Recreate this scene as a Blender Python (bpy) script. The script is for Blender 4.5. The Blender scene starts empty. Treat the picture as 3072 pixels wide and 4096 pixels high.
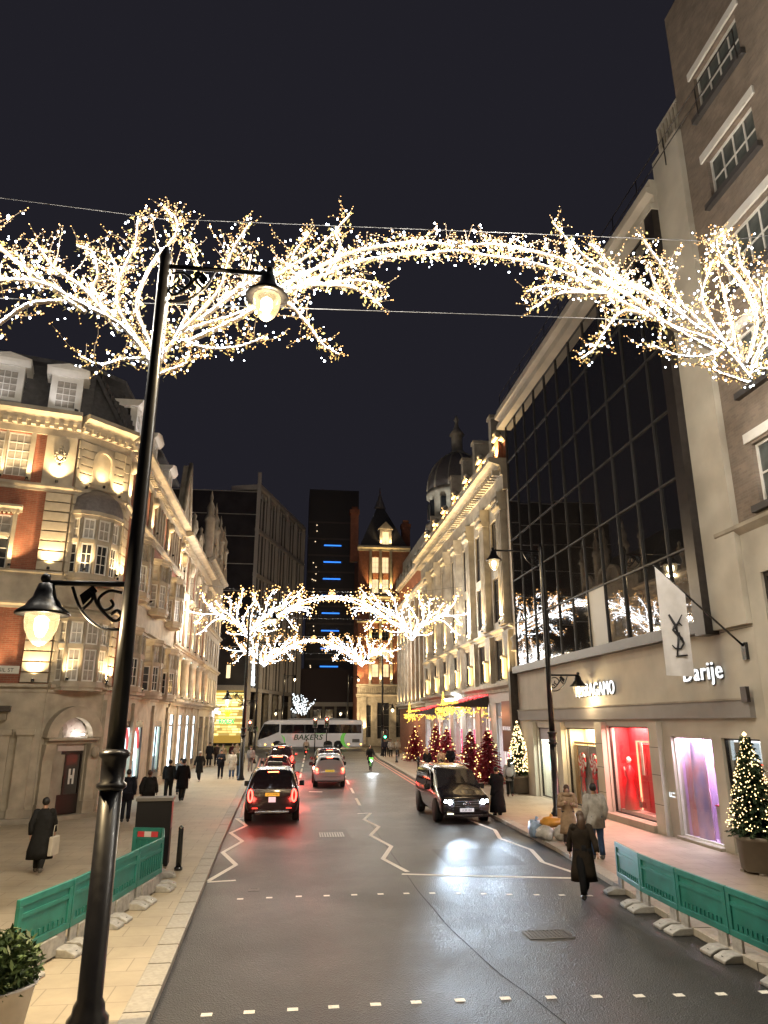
import bpy, bmesh, math, random
from mathutils import Vector, Matrix
random.seed(7)
S = bpy.context.scene
COL = S.collection
R = math.radians
# ---------------------------------------------------------------- camera, sky, exposure
cam_d = bpy.data.cameras.new('camera'); cam = bpy.data.objects.new('camera', cam_d); COL.objects.link(cam)
cam_d.sensor_fit = 'HORIZONTAL'; cam_d.sensor_width = 36; cam_d.lens = 33.22
cam_d.clip_start = 0.1; cam_d.clip_end = 3000
cam.location = (0, 0, 3.55)
cam.rotation_euler = (R(90 + 16.52), R(0.0), R(-7.05))
S.camera = cam
W = bpy.data.worlds.new('World'); S.world = W; W.use_nodes = True
_bg = W.node_tree.nodes['Background']
_bg.inputs[0].default_value = (0.42, 0.40, 0.56, 1); _bg.inputs[1].default_value = 0.0108      # night sky with the city's glow
S.view_settings.view_transform = 'Standard'; S.view_settings.look = 'None'
S.view_settings.exposure = 1.68; S.view_settings.gamma = 1
S.render.engine = 'CYCLES'
cy = S.cycles
cy.use_denoising = True
cy.max_bounces = 4; cy.diffuse_bounces = 2; cy.glossy_bounces = 2; cy.transmission_bounces = 3; cy.transparent_max_bounces = 6
cy.sample_clamp_indirect = 3.0; cy.caustics_reflective = False; cy.caustics_refractive = False
cy.use_adaptive_sampling = True; cy.adaptive_threshold = 0.025

# ---------------------------------------------------------------- materials
MATS = {}
def mat(name, col, rough=0.7, metal=0.0, var=0.0, vscale=6.0, bump=0.0, bscale=60.0, emit=None, estr=0.0, spec=0.5, coat=0.0, sample=False):
    if name in MATS: return MATS[name]
    m = bpy.data.materials.new(name); m.use_nodes = True
    nt = m.node_tree; b = nt.nodes['Principled BSDF']; L = nt.links.new
    c = (*col, 1)
    b.inputs['Base Color'].default_value = c; b.inputs['Roughness'].default_value = rough; b.inputs['Metallic'].default_value = metal
    b.inputs['Specular IOR Level'].default_value = spec; b.inputs['Coat Weight'].default_value = coat; b.inputs['Coat Roughness'].default_value = 0.05
    if var or bump:
        tc = nt.nodes.new('ShaderNodeTexCoord')
    if var:
        n = nt.nodes.new('ShaderNodeTexNoise'); n.inputs['Scale'].default_value = vscale; n.inputs['Detail'].default_value = 6
        L(tc.outputs['Object'], n.inputs['Vector'])
        r = nt.nodes.new('ShaderNodeValToRGB')
        r.color_ramp.elements[0].position = 0.3; r.color_ramp.elements[1].position = 0.72
        r.color_ramp.elements[0].color = (*[x * (1 - var) for x in col], 1); r.color_ramp.elements[1].color = (*[min(1, x * (1 + var)) for x in col], 1)
        L(n.outputs['Fac'], r.inputs['Fac']); L(r.outputs['Color'], b.inputs['Base Color'])
        mr = nt.nodes.new('ShaderNodeMapRange'); mr.inputs['To Min'].default_value = max(0.02, rough * 0.8); mr.inputs['To Max'].default_value = min(1, rough * 1.15)
        L(n.outputs['Fac'], mr.inputs['Value']); L(mr.outputs['Result'], b.inputs['Roughness'])
    if bump:
        n2 = nt.nodes.new('ShaderNodeTexNoise'); n2.inputs['Scale'].default_value = bscale; n2.inputs['Detail'].default_value = 4
        L(tc.outputs['Object'], n2.inputs['Vector'])
        bp = nt.nodes.new('ShaderNodeBump'); bp.inputs['Strength'].default_value = bump; bp.inputs['Distance'].default_value = 0.02
        L(n2.outputs['Fac'], bp.inputs['Height']); L(bp.outputs['Normal'], b.inputs['Normal'])
    if emit:
        b.inputs['Emission Color'].default_value = (*emit, 1); b.inputs['Emission Strength'].default_value = estr
        m.cycles.emission_sampling = 'AUTO' if sample else 'NONE'
    MATS[name] = m
    return m
def brick_mat(name, c1, c2, mortar, along='x', scale=1.0):
    m = bpy.data.materials.new(name); m.use_nodes = True
    nt = m.node_tree; b = nt.nodes['Principled BSDF']; L = nt.links.new
    tc = nt.nodes.new('ShaderNodeTexCoord'); mp = nt.nodes.new('ShaderNodeMapping'); mp.inputs['Rotation'].default_value = (R(90), 0, 0)
    L(tc.outputs['Object'], mp.inputs['Vector'])
    br = nt.nodes.new('ShaderNodeTexBrick'); br.inputs['Scale'].default_value = 1 / scale
    br.inputs['Color1'].default_value = (*c1, 1); br.inputs['Color2'].default_value = (*c2, 1); br.inputs['Mortar'].default_value = (*mortar, 1)
    br.inputs['Mortar Size'].default_value = 0.006; br.inputs['Brick Width'].default_value = 0.23; br.inputs['Row Height'].default_value = 0.075
    L(mp.outputs['Vector'], br.inputs['Vector'])
    n = nt.nodes.new('ShaderNodeTexNoise'); n.inputs['Scale'].default_value = 2.2; n.inputs['Detail'].default_value = 7; L(tc.outputs['Object'], n.inputs['Vector'])
    hs = nt.nodes.new('ShaderNodeHueSaturation'); mr = nt.nodes.new('ShaderNodeMapRange'); mr.inputs['To Min'].default_value = 0.55; mr.inputs['To Max'].default_value = 1.45
    L(n.outputs['Fac'], mr.inputs['Value']); L(mr.outputs['Result'], hs.inputs['Value']); L(br.outputs['Color'], hs.inputs['Color']); L(hs.outputs['Color'], b.inputs['Base Color'])
    bp = nt.nodes.new('ShaderNodeBump'); bp.inputs['Strength'].default_value = 0.4; bp.inputs['Distance'].default_value = 0.01; bp.invert = True
    L(br.outputs['Fac'], bp.inputs['Height']); L(bp.outputs['Normal'], b.inputs['Normal'])
    b.inputs['Roughness'].default_value = 0.85
    MATS[name] = m; return m
def glow(name, col, s, sample=False): return mat(name, (0.02, 0.02, 0.02), 0.5, emit=col, estr=s, sample=sample)

# ---------------------------------------------------------------- mesh building
class MB:
    def __init__(s): s.v = []; s.f = []; s.m = []; s.sm = []; s.cur = 0
    def add(s, vs, fs, smooth=False):
        o = len(s.v); s.v += [tuple(p) for p in vs]
        for f in fs: s.f.append(tuple(i + o for i in f)); s.m.append(s.cur); s.sm.append(smooth)
        return s
    def box(s, x0, x1, y0, y1, z0, z1):
        x0, x1 = min(x0, x1), max(x0, x1); y0, y1 = min(y0, y1), max(y0, y1); z0, z1 = min(z0, z1), max(z0, z1)
        return s.add([(x0,y0,z0),(x1,y0,z0),(x1,y1,z0),(x0,y1,z0),(x0,y0,z1),(x1,y0,z1),(x1,y1,z1),(x0,y1,z1)],
              [(0,3,2,1),(4,5,6,7),(0,1,5,4),(1,2,6,5),(2,3,7,6),(3,0,4,7)])
    def prism(s, poly, z0, z1):
        n = len(poly); a = sum(poly[i][0]*poly[(i+1)%n][1]-poly[(i+1)%n][0]*poly[i][1] for i in range(n))
        if a < 0: poly = poly[::-1]
        return s.add([(x,y,z0) for x,y in poly]+[(x,y,z1) for x,y in poly],
              [tuple(range(n-1,-1,-1)), tuple(range(n,2*n))]+[(i,(i+1)%n,n+(i+1)%n,n+i) for i in range(n)])
    def prismy(s, poly, y0, y1):          # polygon in x,z extruded along y
        n = len(poly); a = sum(poly[i][0]*poly[(i+1)%n][1]-poly[(i+1)%n][0]*poly[i][1] for i in range(n))
        if a < 0: poly = poly[::-1]
        return s.add([(x,y0,z) for x,z in poly]+[(x,y1,z) for x,z in poly],
              [tuple(range(n)), tuple(range(2*n-1,n-1,-1))]+[(i,n+i,n+(i+1)%n,(i+1)%n) for i in range(n)])
    def prismx(s, poly, x0, x1):          # polygon in y,z extruded along x
        n = len(poly); a = sum(poly[i][0]*poly[(i+1)%n][1]-poly[(i+1)%n][0]*poly[i][1] for i in range(n))
        if a < 0: poly = poly[::-1]
        return s.add([(x0,y,z) for y,z in poly]+[(x1,y,z) for y,z in poly],
              [tuple(range(n-1,-1,-1)), tuple(range(n,2*n))]+[(i,(i+1)%n,n+(i+1)%n,n+i) for i in range(n)])
    def tube(s, pts, r, n=8, cap=True, flat=1.0):
        pts = [Vector(p) for p in pts]; k = len(pts); rs = r if isinstance(r, (list, tuple)) else [r]*k
        vs = []; fs = []; up = None
        for i, p in enumerate(pts):
            t = (pts[min(i+1,k-1)] - pts[max(i-1,0)]).normalized()
            if up is None:
                up = Vector((0,0,1)) if abs(t.z) < 0.9 else Vector((0,1,0))
            a = t.cross(up); a = a.normalized() if a.length > 1e-6 else Vector((1,0,0)); b = a.cross(t).normalized(); up = b
            for j in range(n):
                th = 2*math.pi*j/n; vs.append(p + (a*math.cos(th) + b*math.sin(th)*flat)*rs[i])
        for i in range(k-1):
            for j in range(n):
                q = (j+1) % n; fs.append((i*n+j, i*n+q, (i+1)*n+q, (i+1)*n+j))
        if cap: fs += [tuple(range(n-1,-1,-1)), tuple(range((k-1)*n, k*n))]
        return s.add(vs, fs, n > 4)
    def lathe(s, prof, n=16, c=(0,0,0), a0=0, a1=360, sx=1, sy=1):
        full = abs(a1-a0) >= 359.9; m = n if full else n+1; vs = []; fs = []
        for (r, z) in prof:
            for j in range(m):
                th = R(a0 + (a1-a0)*j/n); vs.append((c[0]+r*math.cos(th)*sx, c[1]+r*math.sin(th)*sy, c[2]+z))
        for i in range(len(prof)-1):
            for j in range(n):
                q = (j+1) % m; fs.append((i*m+j, i*m+q, (i+1)*m+q, (i+1)*m+j))
        if full:
            fs += [tuple(range(m-1,-1,-1)), tuple(range((len(prof)-1)*m, len(prof)*m))]
        return s.add(vs, fs, True)
    def ball(s, c, r, n=8, k=5, sx=1, sy=1, sz=1):
        prof = [(max(1e-4, math.sin(math.pi*i/k))*r, -math.cos(math.pi*i/k)*r*sz) for i in range(k+1)]
        return s.lathe(prof, n, c, sx=sx, sy=sy)
    def octa(s, c, r):
        x,y,z = c
        return s.add([(x+r,y,z),(x-r,y,z),(x,y+r,z),(x,y-r,z),(x,y,z+r),(x,y,z-r)], [(0,2,4),(2,1,4),(1,3,4),(3,0,4),(2,0,5),(1,2,5),(3,1,5),(0,3,5)])
    def quad(s, a, b, c, d): return s.add([a,b,c,d], [(0,1,2,3)])
    def mesh(s, name, mats):
        me = bpy.data.meshes.new(name); me.from_pydata(s.v, [], s.f)
        for m in (mats if isinstance(mats, (list, tuple)) else [mats]): me.materials.append(m)
        me.polygons.foreach_set('material_index', s.m); me.polygons.foreach_set('use_smooth', s.sm); me.update()
        return me
    def build(s, name, mats, parent=None, bevel=0, loc=None, rot=None):
        return put(name, s.mesh(name, mats), parent, bevel, loc, rot)
def put(name, me, parent=None, bevel=0, loc=None, rot=None):
    o = bpy.data.objects.new(name, me); COL.objects.link(o)
    if parent: o.parent = parent
    if loc is not None: o.location = loc
    if rot is not None: o.rotation_euler = rot
    if bevel:
        b = o.modifiers.new('bevel', 'BEVEL'); b.width = bevel; b.segments = 2; b.limit_method = 'ANGLE'
    return o
def empty(name, loc=(0,0,0), rz=0):
    o = bpy.data.objects.new(name, None); COL.objects.link(o); o.location = loc; o.rotation_euler = (0,0,rz); o.empty_display_size = 0.2
    return o
def tag(o, label=None, cat=None, group=None, kind=None):
    if label: o['label'] = label
    if cat: o['category'] = cat
    if group: o['group'] = group
    if kind: o['kind'] = kind
    return o
def thing(name, loc, rz, label, cat, group=None): return tag(empty(name, loc, rz), label, cat, group)
def B(name, m, parent, *boxes, bevel=0):
    b = MB()
    for q in boxes: b.box(*q)
    return b.build(name, m, parent, bevel)
CACHE = {}
def shared(key, fn):
    if key not in CACHE: CACHE[key] = fn()
    return CACHE[key]
def text(name, s, size, m, parent, loc, rot=(R(90),0,0), extrude=0.01, align='LEFT', sx=1.0, space=1.0, shear=0, offset=0):
    cu = bpy.data.curves.new(name, 'FONT'); cu.body = s; cu.size = size; cu.extrude = extrude; cu.align_x = align; cu.space_character = space; cu.shear = shear; cu.offset = offset; cu.resolution_u = 3
    t = bpy.data.objects.new(name, cu); COL.objects.link(t)
    dg = bpy.context.evaluated_depsgraph_get(); me = bpy.data.meshes.new_from_object(t.evaluated_get(dg))
    bpy.data.objects.remove(t); me.materials.clear(); me.materials.append(m)
    o = put(name, me, parent, 0, loc, rot); o.scale = (sx, 1, 1)
    return o
def copy_tree(o, parent=None):
    c = o.copy(); COL.objects.link(c)
    if parent is not None: c.parent = parent
    for ch in o.children: copy_tree(ch, c)
    return c
def spot(loc, to, e, col=(1,.72,.38), ang=70, blend=0.9, size=0.04, parent=None):
    d = bpy.data.lights.new('uplight_lamp', 'SPOT'); d.energy = e; d.color = col; d.spot_size = R(ang); d.spot_blend = blend; d.shadow_soft_size = size
    o = bpy.data.objects.new('uplight_lamp', d); COL.objects.link(o)
    if parent: o.parent = parent
    o.location = loc; o.rotation_euler = (Vector(to)-Vector(loc)).to_track_quat('-Z','Y').to_euler()
    return o
def point(loc, e, col=(1,.8,.5), size=0.1, parent=None):
    d = bpy.data.lights.new('lamp_light', 'POINT'); d.energy = e; d.color = col; d.shadow_soft_size = size
    o = bpy.data.objects.new('lamp_light', d); COL.objects.link(o)
    if parent: o.parent = parent
    o.location = loc; return o
def area(loc, to, e, col, sx, sy, parent=None):
    d = bpy.data.lights.new('window_light', 'AREA'); d.energy = e; d.color = col; d.shape = 'RECTANGLE'; d.size = sx; d.size_y = sy
    o = bpy.data.objects.new('window_light', d); COL.objects.link(o)
    if parent: o.parent = parent
    o.location = loc; o.rotation_euler = (Vector(to)-Vector(loc)).to_track_quat('-Z','Y').to_euler()
    return o
def wall_open(mb, x0, x1, z0, z1, y0, y1, ops):
    xs = sorted({x0, x1, *[min(max(v,x0),x1) for o in ops for v in (o[0], o[1])]}); zs = sorted({z0, z1, *[min(max(v,z0),z1) for o in ops for v in (o[2], o[3])]})
    for j in range(len(zs)-1):
        run = None
        for i in range(len(xs)-1):
            cx, cz = (xs[i]+xs[i+1])/2, (zs[j]+zs[j+1])/2
            hole = any(o[0] < cx < o[1] and o[2] < cz < o[3] for o in ops)
            if hole:
                if run is not None: mb.box(run, xs[i], y0, y1, zs[j], zs[j+1]); run = None
            elif run is None: run = xs[i]
        if run is not None: mb.box(run, x1, y0, y1, zs[j], zs[j+1])
    return mb
# ================================================================ SETTING
def asphalt():
    m = bpy.data.materials.new('asphalt'); m.use_nodes = True; nt = m.node_tree; b = nt.nodes['Principled BSDF']; L = nt.links.new
    tc = nt.nodes.new('ShaderNodeTexCoord')
    n = nt.nodes.new('ShaderNodeTexNoise'); n.inputs['Scale'].default_value = 0.35; n.inputs['Detail'].default_value = 9; n.inputs['Roughness'].default_value = 0.65; L(tc.outputs['Object'], n.inputs['Vector'])
    f = nt.nodes.new('ShaderNodeTexNoise'); f.inputs['Scale'].default_value = 45; f.inputs['Detail'].default_value = 5; f.inputs['Roughness'].default_value = 0.75; L(tc.outputs['Object'], f.inputs['Vector'])
    mx = nt.nodes.new('ShaderNodeMath'); mx.operation = 'MULTIPLY'; L(n.outputs['Fac'], mx.inputs[0]); L(f.outputs['Fac'], mx.inputs[1])
    r = nt.nodes.new('ShaderNodeValToRGB'); r.color_ramp.elements[0].position = 0.12; r.color_ramp.elements[1].position = 0.42
    r.color_ramp.elements[0].color = (0.0145, 0.0142, 0.0145, 1); r.color_ramp.elements[1].color = (0.044, 0.043, 0.0425, 1)
    L(mx.outputs[0], r.inputs['Fac']); L(r.outputs['Color'], b.inputs['Base Color'])
    # worn wheel tracks across the street's width are a touch smoother
    mr = nt.nodes.new('ShaderNodeMapRange'); mr.inputs['From Min'].default_value = 0.3; mr.inputs['From Max'].default_value = 0.7; mr.inputs['To Min'].default_value = 0.38; mr.inputs['To Max'].default_value = 0.56
    L(n.outputs['Fac'], mr.inputs['Value']); L(mr.outputs['Result'], b.inputs['Roughness'])
    v = nt.nodes.new('ShaderNodeTexVoronoi'); v.inputs['Scale'].default_value = 48; L(tc.outputs['Object'], v.inputs['Vector'])
    bp = nt.nodes.new('ShaderNodeBump'); bp.inputs['Strength'].default_value = 0.8; bp.inputs['Distance'].default_value = 0.014; b.inputs['Specular IOR Level'].default_value = 0.42
    L(v.outputs['Distance'], bp.inputs['Height']); L(bp.outputs['Normal'], b.inputs['Normal'])
    return m
M_ASPH = asphalt()
def paving(name, c1, c2, w, h, joint):
    m = bpy.data.materials.new(name); m.use_nodes = True; nt = m.node_tree; b = nt.nodes['Principled BSDF']; L = nt.links.new
    tc = nt.nodes.new('ShaderNodeTexCoord')
    br = nt.nodes.new('ShaderNodeTexBrick'); br.inputs['Scale'].default_value = 1; br.inputs['Brick Width'].default_value = w; br.inputs['Row Height'].default_value = h
    br.inputs['Mortar Size'].default_value = 0.009; br.inputs['Color1'].default_value = (*c1, 1); br.inputs['Color2'].default_value = (*c2, 1); br.inputs['Mortar'].default_value = (*joint, 1)
    L(tc.outputs['Object'], br.inputs['Vector'])
    n = nt.nodes.new('ShaderNodeTexNoise'); n.inputs['Scale'].default_value = 0.8; n.inputs['Detail'].default_value = 9; n.inputs['Roughness'].default_value = 0.7; L(tc.outputs['Object'], n.inputs['Vector'])
    mr = nt.nodes.new('ShaderNodeMapRange'); mr.inputs['To Min'].default_value = 0.55; mr.inputs['To Max'].default_value = 1.4; L(n.outputs['Fac'], mr.inputs['Value'])
    hs = nt.nodes.new('ShaderNodeHueSaturation'); L(mr.outputs['Result'], hs.inputs['Value']); L(br.outputs['Color'], hs.inputs['Color']); L(hs.outputs['Color'], b.inputs['Base Color'])
    b.inputs['Roughness'].default_value = 0.62
    n2 = nt.nodes.new('ShaderNodeTexNoise'); n2.inputs['Scale'].default_value = 70; n2.inputs['Detail'].default_value = 4; L(tc.outputs['Object'], n2.inputs['Vector'])
    bp = nt.nodes.new('ShaderNodeBump'); bp.inputs['Strength'].default_value = 0.25; bp.inputs['Distance'].default_value = 0.01; L(n2.outputs['Fac'], bp.inputs['Height']); L(bp.outputs['Normal'], b.inputs['Normal'])
    return m
M_PAVE_L = paving('york_stone_paving', (0.40, 0.335, 0.24), (0.375, 0.315, 0.228), 0.9, 0.6, (0.25, 0.21, 0.155))
M_PAVE_R = paving('buff_paving', (0.36, 0.29, 0.222), (0.335, 0.268, 0.205), 0.9, 0.6, (0.22, 0.18, 0.14))
M_KERB = mat('granite_kerb', (0.36, 0.33, 0.28), 0.65, var=0.18, vscale=14, bump=0.2)
M_PAINT = mat('worn_white_paint', (0.72, 0.68, 0.6), 0.55, var=0.22, vscale=22, bump=0.2, bscale=90)
M_RED_LINE = mat('red_line_paint', (0.62, 0.22, 0.16), 0.6, var=0.2, vscale=20)
M_IRON = mat('cast_iron', (0.055, 0.05, 0.047), 0.5, metal=0.4, var=0.3, vscale=30, bump=0.3)

road = MB().quad((-900,-900,0),(900,-900,0),(900,1200,0),(-900,1200,0)).build('road', M_ASPH); tag(road, kind='structure')
KL = [(-1.25,-12),(-1.62,10.4),(-1.97,22.6),(-2.37,41),(-2.9,61),(-3.5,80),(-4.6,88),(-7,92),(-120,94)]
KR = [(6.4,-12),(7.05,14),(7.6,21.4),(7.8,29),(7.85,45),(8.7,74),(9.6,86),(12.5,91.5),(120,93)]
def offset_line(pts, d):
    out = []
    for i, p in enumerate(pts):
        a = Vector(pts[max(i-1,0)]); b = Vector(pts[min(i+1,len(pts)-1)]); t = (b-a).normalized(); out.append((p[0]-t.y*d, p[1]+t.x*d))
    return out
def smooth_line(pts, n=4):
    out = []
    for i in range(len(pts)-1):
        p0, p1, p2, p3 = [Vector(pts[min(max(k,0),len(pts)-1)]) for k in (i-1,i,i+1,i+2)]
        for j in range(n):
            t = j/n; out.append(tuple(0.5*((2*p1)+(p2-p0)*t+(2*p0-5*p1+4*p2-p3)*t*t+(3*p1-p0-3*p2+p3)*t**3)))
    out.append(tuple(pts[-1])); return out
KH = 0.12
CACHE_ = None
def kerb(name, line, side):
    a = line; b = offset_line(line, 0.32*side); mb = MB()
    for i in range(len(a)-1):
        mb.prism([a[i], a[i+1], b[i+1], b[i]], -0.05, KH-.012)
    o = mb.build(name, mat('kerb_bedding',(.10,.09,.08),.9)); tag(o, kind='structure')
    me = shared('kerbstone', lambda: MB().prismx([(-.17,-.1),(.17,-.1),(.17,.005),(.15,.012),(-.15,.012),(-.17,.005)],-.45,.45).mesh('kerb_stone',M_KERB)); rk = random.Random(4)
    for i in range(len(a)-2):
        p, q = Vector(a[i]), Vector(a[i+1])
        if q.y < 5 or p.y > 80: continue
        n_ = int((q-p).length/.912); d = (q-p).normalized(); nn = Vector((-d.y,d.x))*side
        for k in range(n_):
            c = p.lerp(q,(k+.5)/n_)+nn*.16
            if c.y > 6: put('kerb_stone',me,o,0,(c.x,c.y,KH+rk.uniform(-.003,.003)),(0,0,math.atan2(d.y,d.x)+rk.uniform(-.004,.004)))
    return b
kl_in = kerb('kerb_left', KL, 1); kr_in = kerb('kerb_right', KR, -1)
def pave(name, inner, far, m):
    mb = MB()
    for i in range(len(inner)-1):
        a, b = inner[i], inner[i+1]
        mb.add([(a[0],a[1],KH),(b[0],b[1],KH),(far,b[1],KH),(far,a[1],KH)], [(0,1,2,3) if far < 0 else (0,3,2,1)])
    o = mb.build(name, m); tag(o, kind='structure'); return o
pav_l = pave('pavement_left', kl_in[:-1], -120, M_PAVE_L); pav_r = pave('pavement_right', kr_in[:-1], 120, M_PAVE_R)
far_pav = MB().box(-120,120,112.5,114.8,0,0.12).build('pavement_far', M_PAVE_L); tag(far_pav, kind='structure')

def stripe(name, pts, w, m, z=0.004):
    pts = [Vector((p[0],p[1])) for p in pts]; mb = MB()
    for i in range(len(pts)-1):
        a, b = pts[i], pts[i+1]; t = (b-a).normalized(); n = Vector((-t.y,t.x))*w/2
        e = t*(w*0.42 if 0 < i else 0); a2 = a; b2 = b
        zz = z + (0.0006 if i % 2 else 0)
        mb.quad((*(a2-n),zz),(*(b2-n),zz),(*(b2+n),zz),(*(a2+n),zz))
    return mb.build(name, m, road)
def gapped(name, pts):      # a zigzag: each stroke its own painted bar
    for i in range(len(pts)-1):
        stripe(name, [pts[i], pts[i+1]], 0.13, M_PAINT, 0.004 + 0.0008*(i % 2))
gapped('zigzag_stroke', [(-1.19,18.64),(-1.83,18.52)]); gapped('zigzag_stroke', [(-1.83,18.62),(-1.33,20.55),(-1.84,22.44),(-1.42,24.4),(-1.93,26.2),(-1.51,27.88),(-2.0,29.9),(-1.62,30.08)])
gapped('zigzag_stroke', [(2.74,30.86),(3.29,31.01),(2.83,29.03),(3.16,27.04),(2.66,25.11),(3.05,22.88),(2.56,20.92),(2.95,19.11)])
gapped('zigzag_stroke', [(6.75,28.4),(7.02,25.76),(6.68,23.93),(7.0,21.82),(6.69,19.94),(7.04,18.33)])
stripe('give_way_line', [(2.77,18.86),(6.9,17.86)], 0.16, M_PAINT)
for (x,y) in [(-0.96,16.77),(-0.36,16.81),(0.26,16.85),(0.85,16.84),(1.44,16.85),(2.01,16.85),(2.57,16.84),(3.13,16.8),(3.69,16.72),(4.22,16.6),(4.75,16.48),(5.32,16.37),(5.85,16.28),(6.42,16.15)]:
    stripe('stud_marking', [(x-.065,y),(x+.065,y)], 0.12, M_PAINT)
for (x,y) in [(-0.95,10.6),(-0.42,10.62),(0.13,10.64),(0.66,10.66),(1.21,10.68),(1.75,10.69),(2.34,10.69),(2.96,10.68),(3.58,10.64),(4.2,10.59),(4.78,10.54),(5.33,10.5),(5.92,10.47),(6.55,10.46)]:
    stripe('stud_marking', [(x-.07,y),(x+.07,y)], 0.11, M_PAINT)
yy = 33.8
for i in range(9):
    x = 3.1 + (yy-33.8)*0.032; stripe('lane_dash', [(x,yy),(x+0.1,yy+3.2)], 0.13, M_PAINT); yy += 5.6
yy = 38.8
for i in range(8):
    x = 0.32 + (yy-38.8)*0.026; stripe('lane_dash', [(x,yy),(x+.1,yy+4.0)], 0.13, M_PAINT); yy += 5.9
for dx in (0.25, 0.55):
    stripe('red_route_line', [(-1.82-dx*.0+dx-.3,30.3),(-2.42+dx,41),(-2.93+dx,61),(-3.4+dx,78)], 0.11, M_RED_LINE)
    stripe('red_route_line', [(7.78-dx,33),(7.86-dx,45),(8.7-dx,74),(9.1-dx,80)], 0.11, M_RED_LINE)
M_TAR = mat('tar_seam',(.017,.017,.017),.9,spec=.1)
stripe('tar_seam',smooth_line([(3.0,33),(2.92,24),(2.88,18.76),(2.86,17.1),(2.9,15.6),(2.93,14.2),(3.04,12.85),(3.16,11.6),(3.37,10.41),(3.75,7.5)],5),.014,M_TAR,.002)
M_PATCH = mat('asphalt_patch',(.022,.0215,.021),.55,var=.35,vscale=18,bump=.5,bscale=60)
for (x0,x1,y0,y1) in ((4.1,6.2,19.6,22.2),(.4,2.0,24.3,26.6)): MB().quad((x0,y0,.002),(x1,y0+.05,.002),(x1-.05,y1,.002),(x0+.04,y1,.002)).build('asphalt_patch',M_PATCH,road)
stripe('lane_stub', [(1.0,40.6),(1.7,40.4)], 0.3, M_PAINT)
# iron covers in the carriageway
def cover(cx, cy, w, l, rows, cols, label):
    t = thing('drain_cover', (cx,cy,0), 0, label, 'drain cover')
    B('frame', M_IRON, t, (-w/2,w/2,-l/2,-l/2+.05,0.001,.007), (-w/2,w/2,l/2-.05,l/2,0.001,.007), (-w/2,-w/2+.05,-l/2+.05,l/2-.05,0.001,.007), (w/2-.05,w/2,-l/2+.05,l/2-.05,0.001,.007))
    bars = MB()
    for i in range(cols):
        x = -w/2+.06+(w-.12)*(i+.2)/cols; bars.box(x, x+(w-.12)/cols*.6, -l/2+.05, l/2-.05, 0.001, .005)
    bars.build('grating', M_IRON, t)
M_COVER = mat('pale_worn_iron', (0.30,0.28,0.25), 0.5, metal=0.2, var=0.3, vscale=20)
_t = M_IRON; M_IRON = M_COVER
cover(1.4, 25.4, 0.8, 1.0, 6, 8, 'pale ribbed iron cover in the lane behind the black taxi')
M_IRON = _t
cover(4.55, 13.5, 0.8, 0.55, 6, 10, 'dark drain grating in the wet road close to the viewer')
cover(-0.72, 17.6, 0.24, 0.3, 3, 3, 'small square iron cover beside the left row of road studs')
# ================================================================ BUILDINGS: shared pieces
M_STONE = mat('portland_stone', (0.42,0.365,0.285), 0.8, var=0.26, vscale=1.8, bump=0.25, bscale=30)
M_STONE_D = mat('weathered_stone', (0.34,0.30,0.24), 0.82, var=0.22, vscale=2.0, bump=0.25, bscale=30)
M_STONE_C = mat('pale_limestone', (0.47,0.43,0.36), 0.75, var=0.15, vscale=.9, bump=0.1, bscale=40)
M_BRICK = brick_mat('red_brick', (0.29,0.095,0.055), (0.23,0.075,0.042), (0.25,0.17,0.12))
M_BRICK_B = brick_mat('brown_brick', (0.235,0.185,0.145), (0.185,0.145,0.115), (0.22,0.19,0.16))
M_SLATE = mat('dark_slate', (0.075,0.073,0.078), 0.6, var=0.3, vscale=5)
M_WHITE = mat('white_joinery', (0.72,0.70,0.66), 0.45, var=0.05)
M_GLASS = mat('dark_window_glass', (0.035,0.036,0.04), 0.08, spec=0.8)
M_CURTAIN = mat('curtained_window', (0.34,0.31,0.27), 0.3, var=0.45, vscale=3, spec=0.6)
M_WARMWIN = mat('lit_window_warm', (0.3,0.25,0.16), 0.3, emit=(1,.74,.4), estr=0.35)
M_TEAL = mat('lit_window_teal', (0.25,0.34,0.33), 0.3, emit=(.45,.85,.8), estr=0.42)
M_BLACK = mat('black_paint', (0.012,0.012,0.014), 0.25, coat=0.4)
M_BRONZE = mat('dark_bronze_frame', (0.045,0.038,0.036), 0.4, metal=0.5, var=0.2)
M_WOOD_D = mat('dark_door', (0.028,0.02,0.017), 0.35)
M_LEAD = mat('lead_roof', (0.17,0.155,0.16), 0.55, var=0.25, vscale=8)
M_UPL = mat('uplight_lens', (0.1,0.08,0.05), 0.4, emit=(1,.75,.35), estr=7)
M_CLEAR = bpy.data.materials.new('clear_shop_glass'); M_CLEAR.use_nodes = True
_n = M_CLEAR.node_tree; _n.nodes.clear(); _o = _n.nodes.new('ShaderNodeOutputMaterial'); _mx = _n.nodes.new('ShaderNodeMixShader'); _tr = _n.nodes.new('ShaderNodeBsdfTransparent'); _gl = _n.nodes.new('ShaderNodeBsdfGlossy'); _fr = _n.nodes.new('ShaderNodeFresnel')
_gl.inputs['Roughness'].default_value = .02; _tr.inputs[0].default_value = (.96,.97,.97,1)
_mx.inputs[0].default_value = .075; _n.nodes.remove(_fr); _n.links.new(_tr.outputs[0],_mx.inputs[1]); _n.links.new(_gl.outputs[0],_mx.inputs[2]); _n.links.new(_mx.outputs[0],_o.inputs[0])
UPK = 7.0
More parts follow.
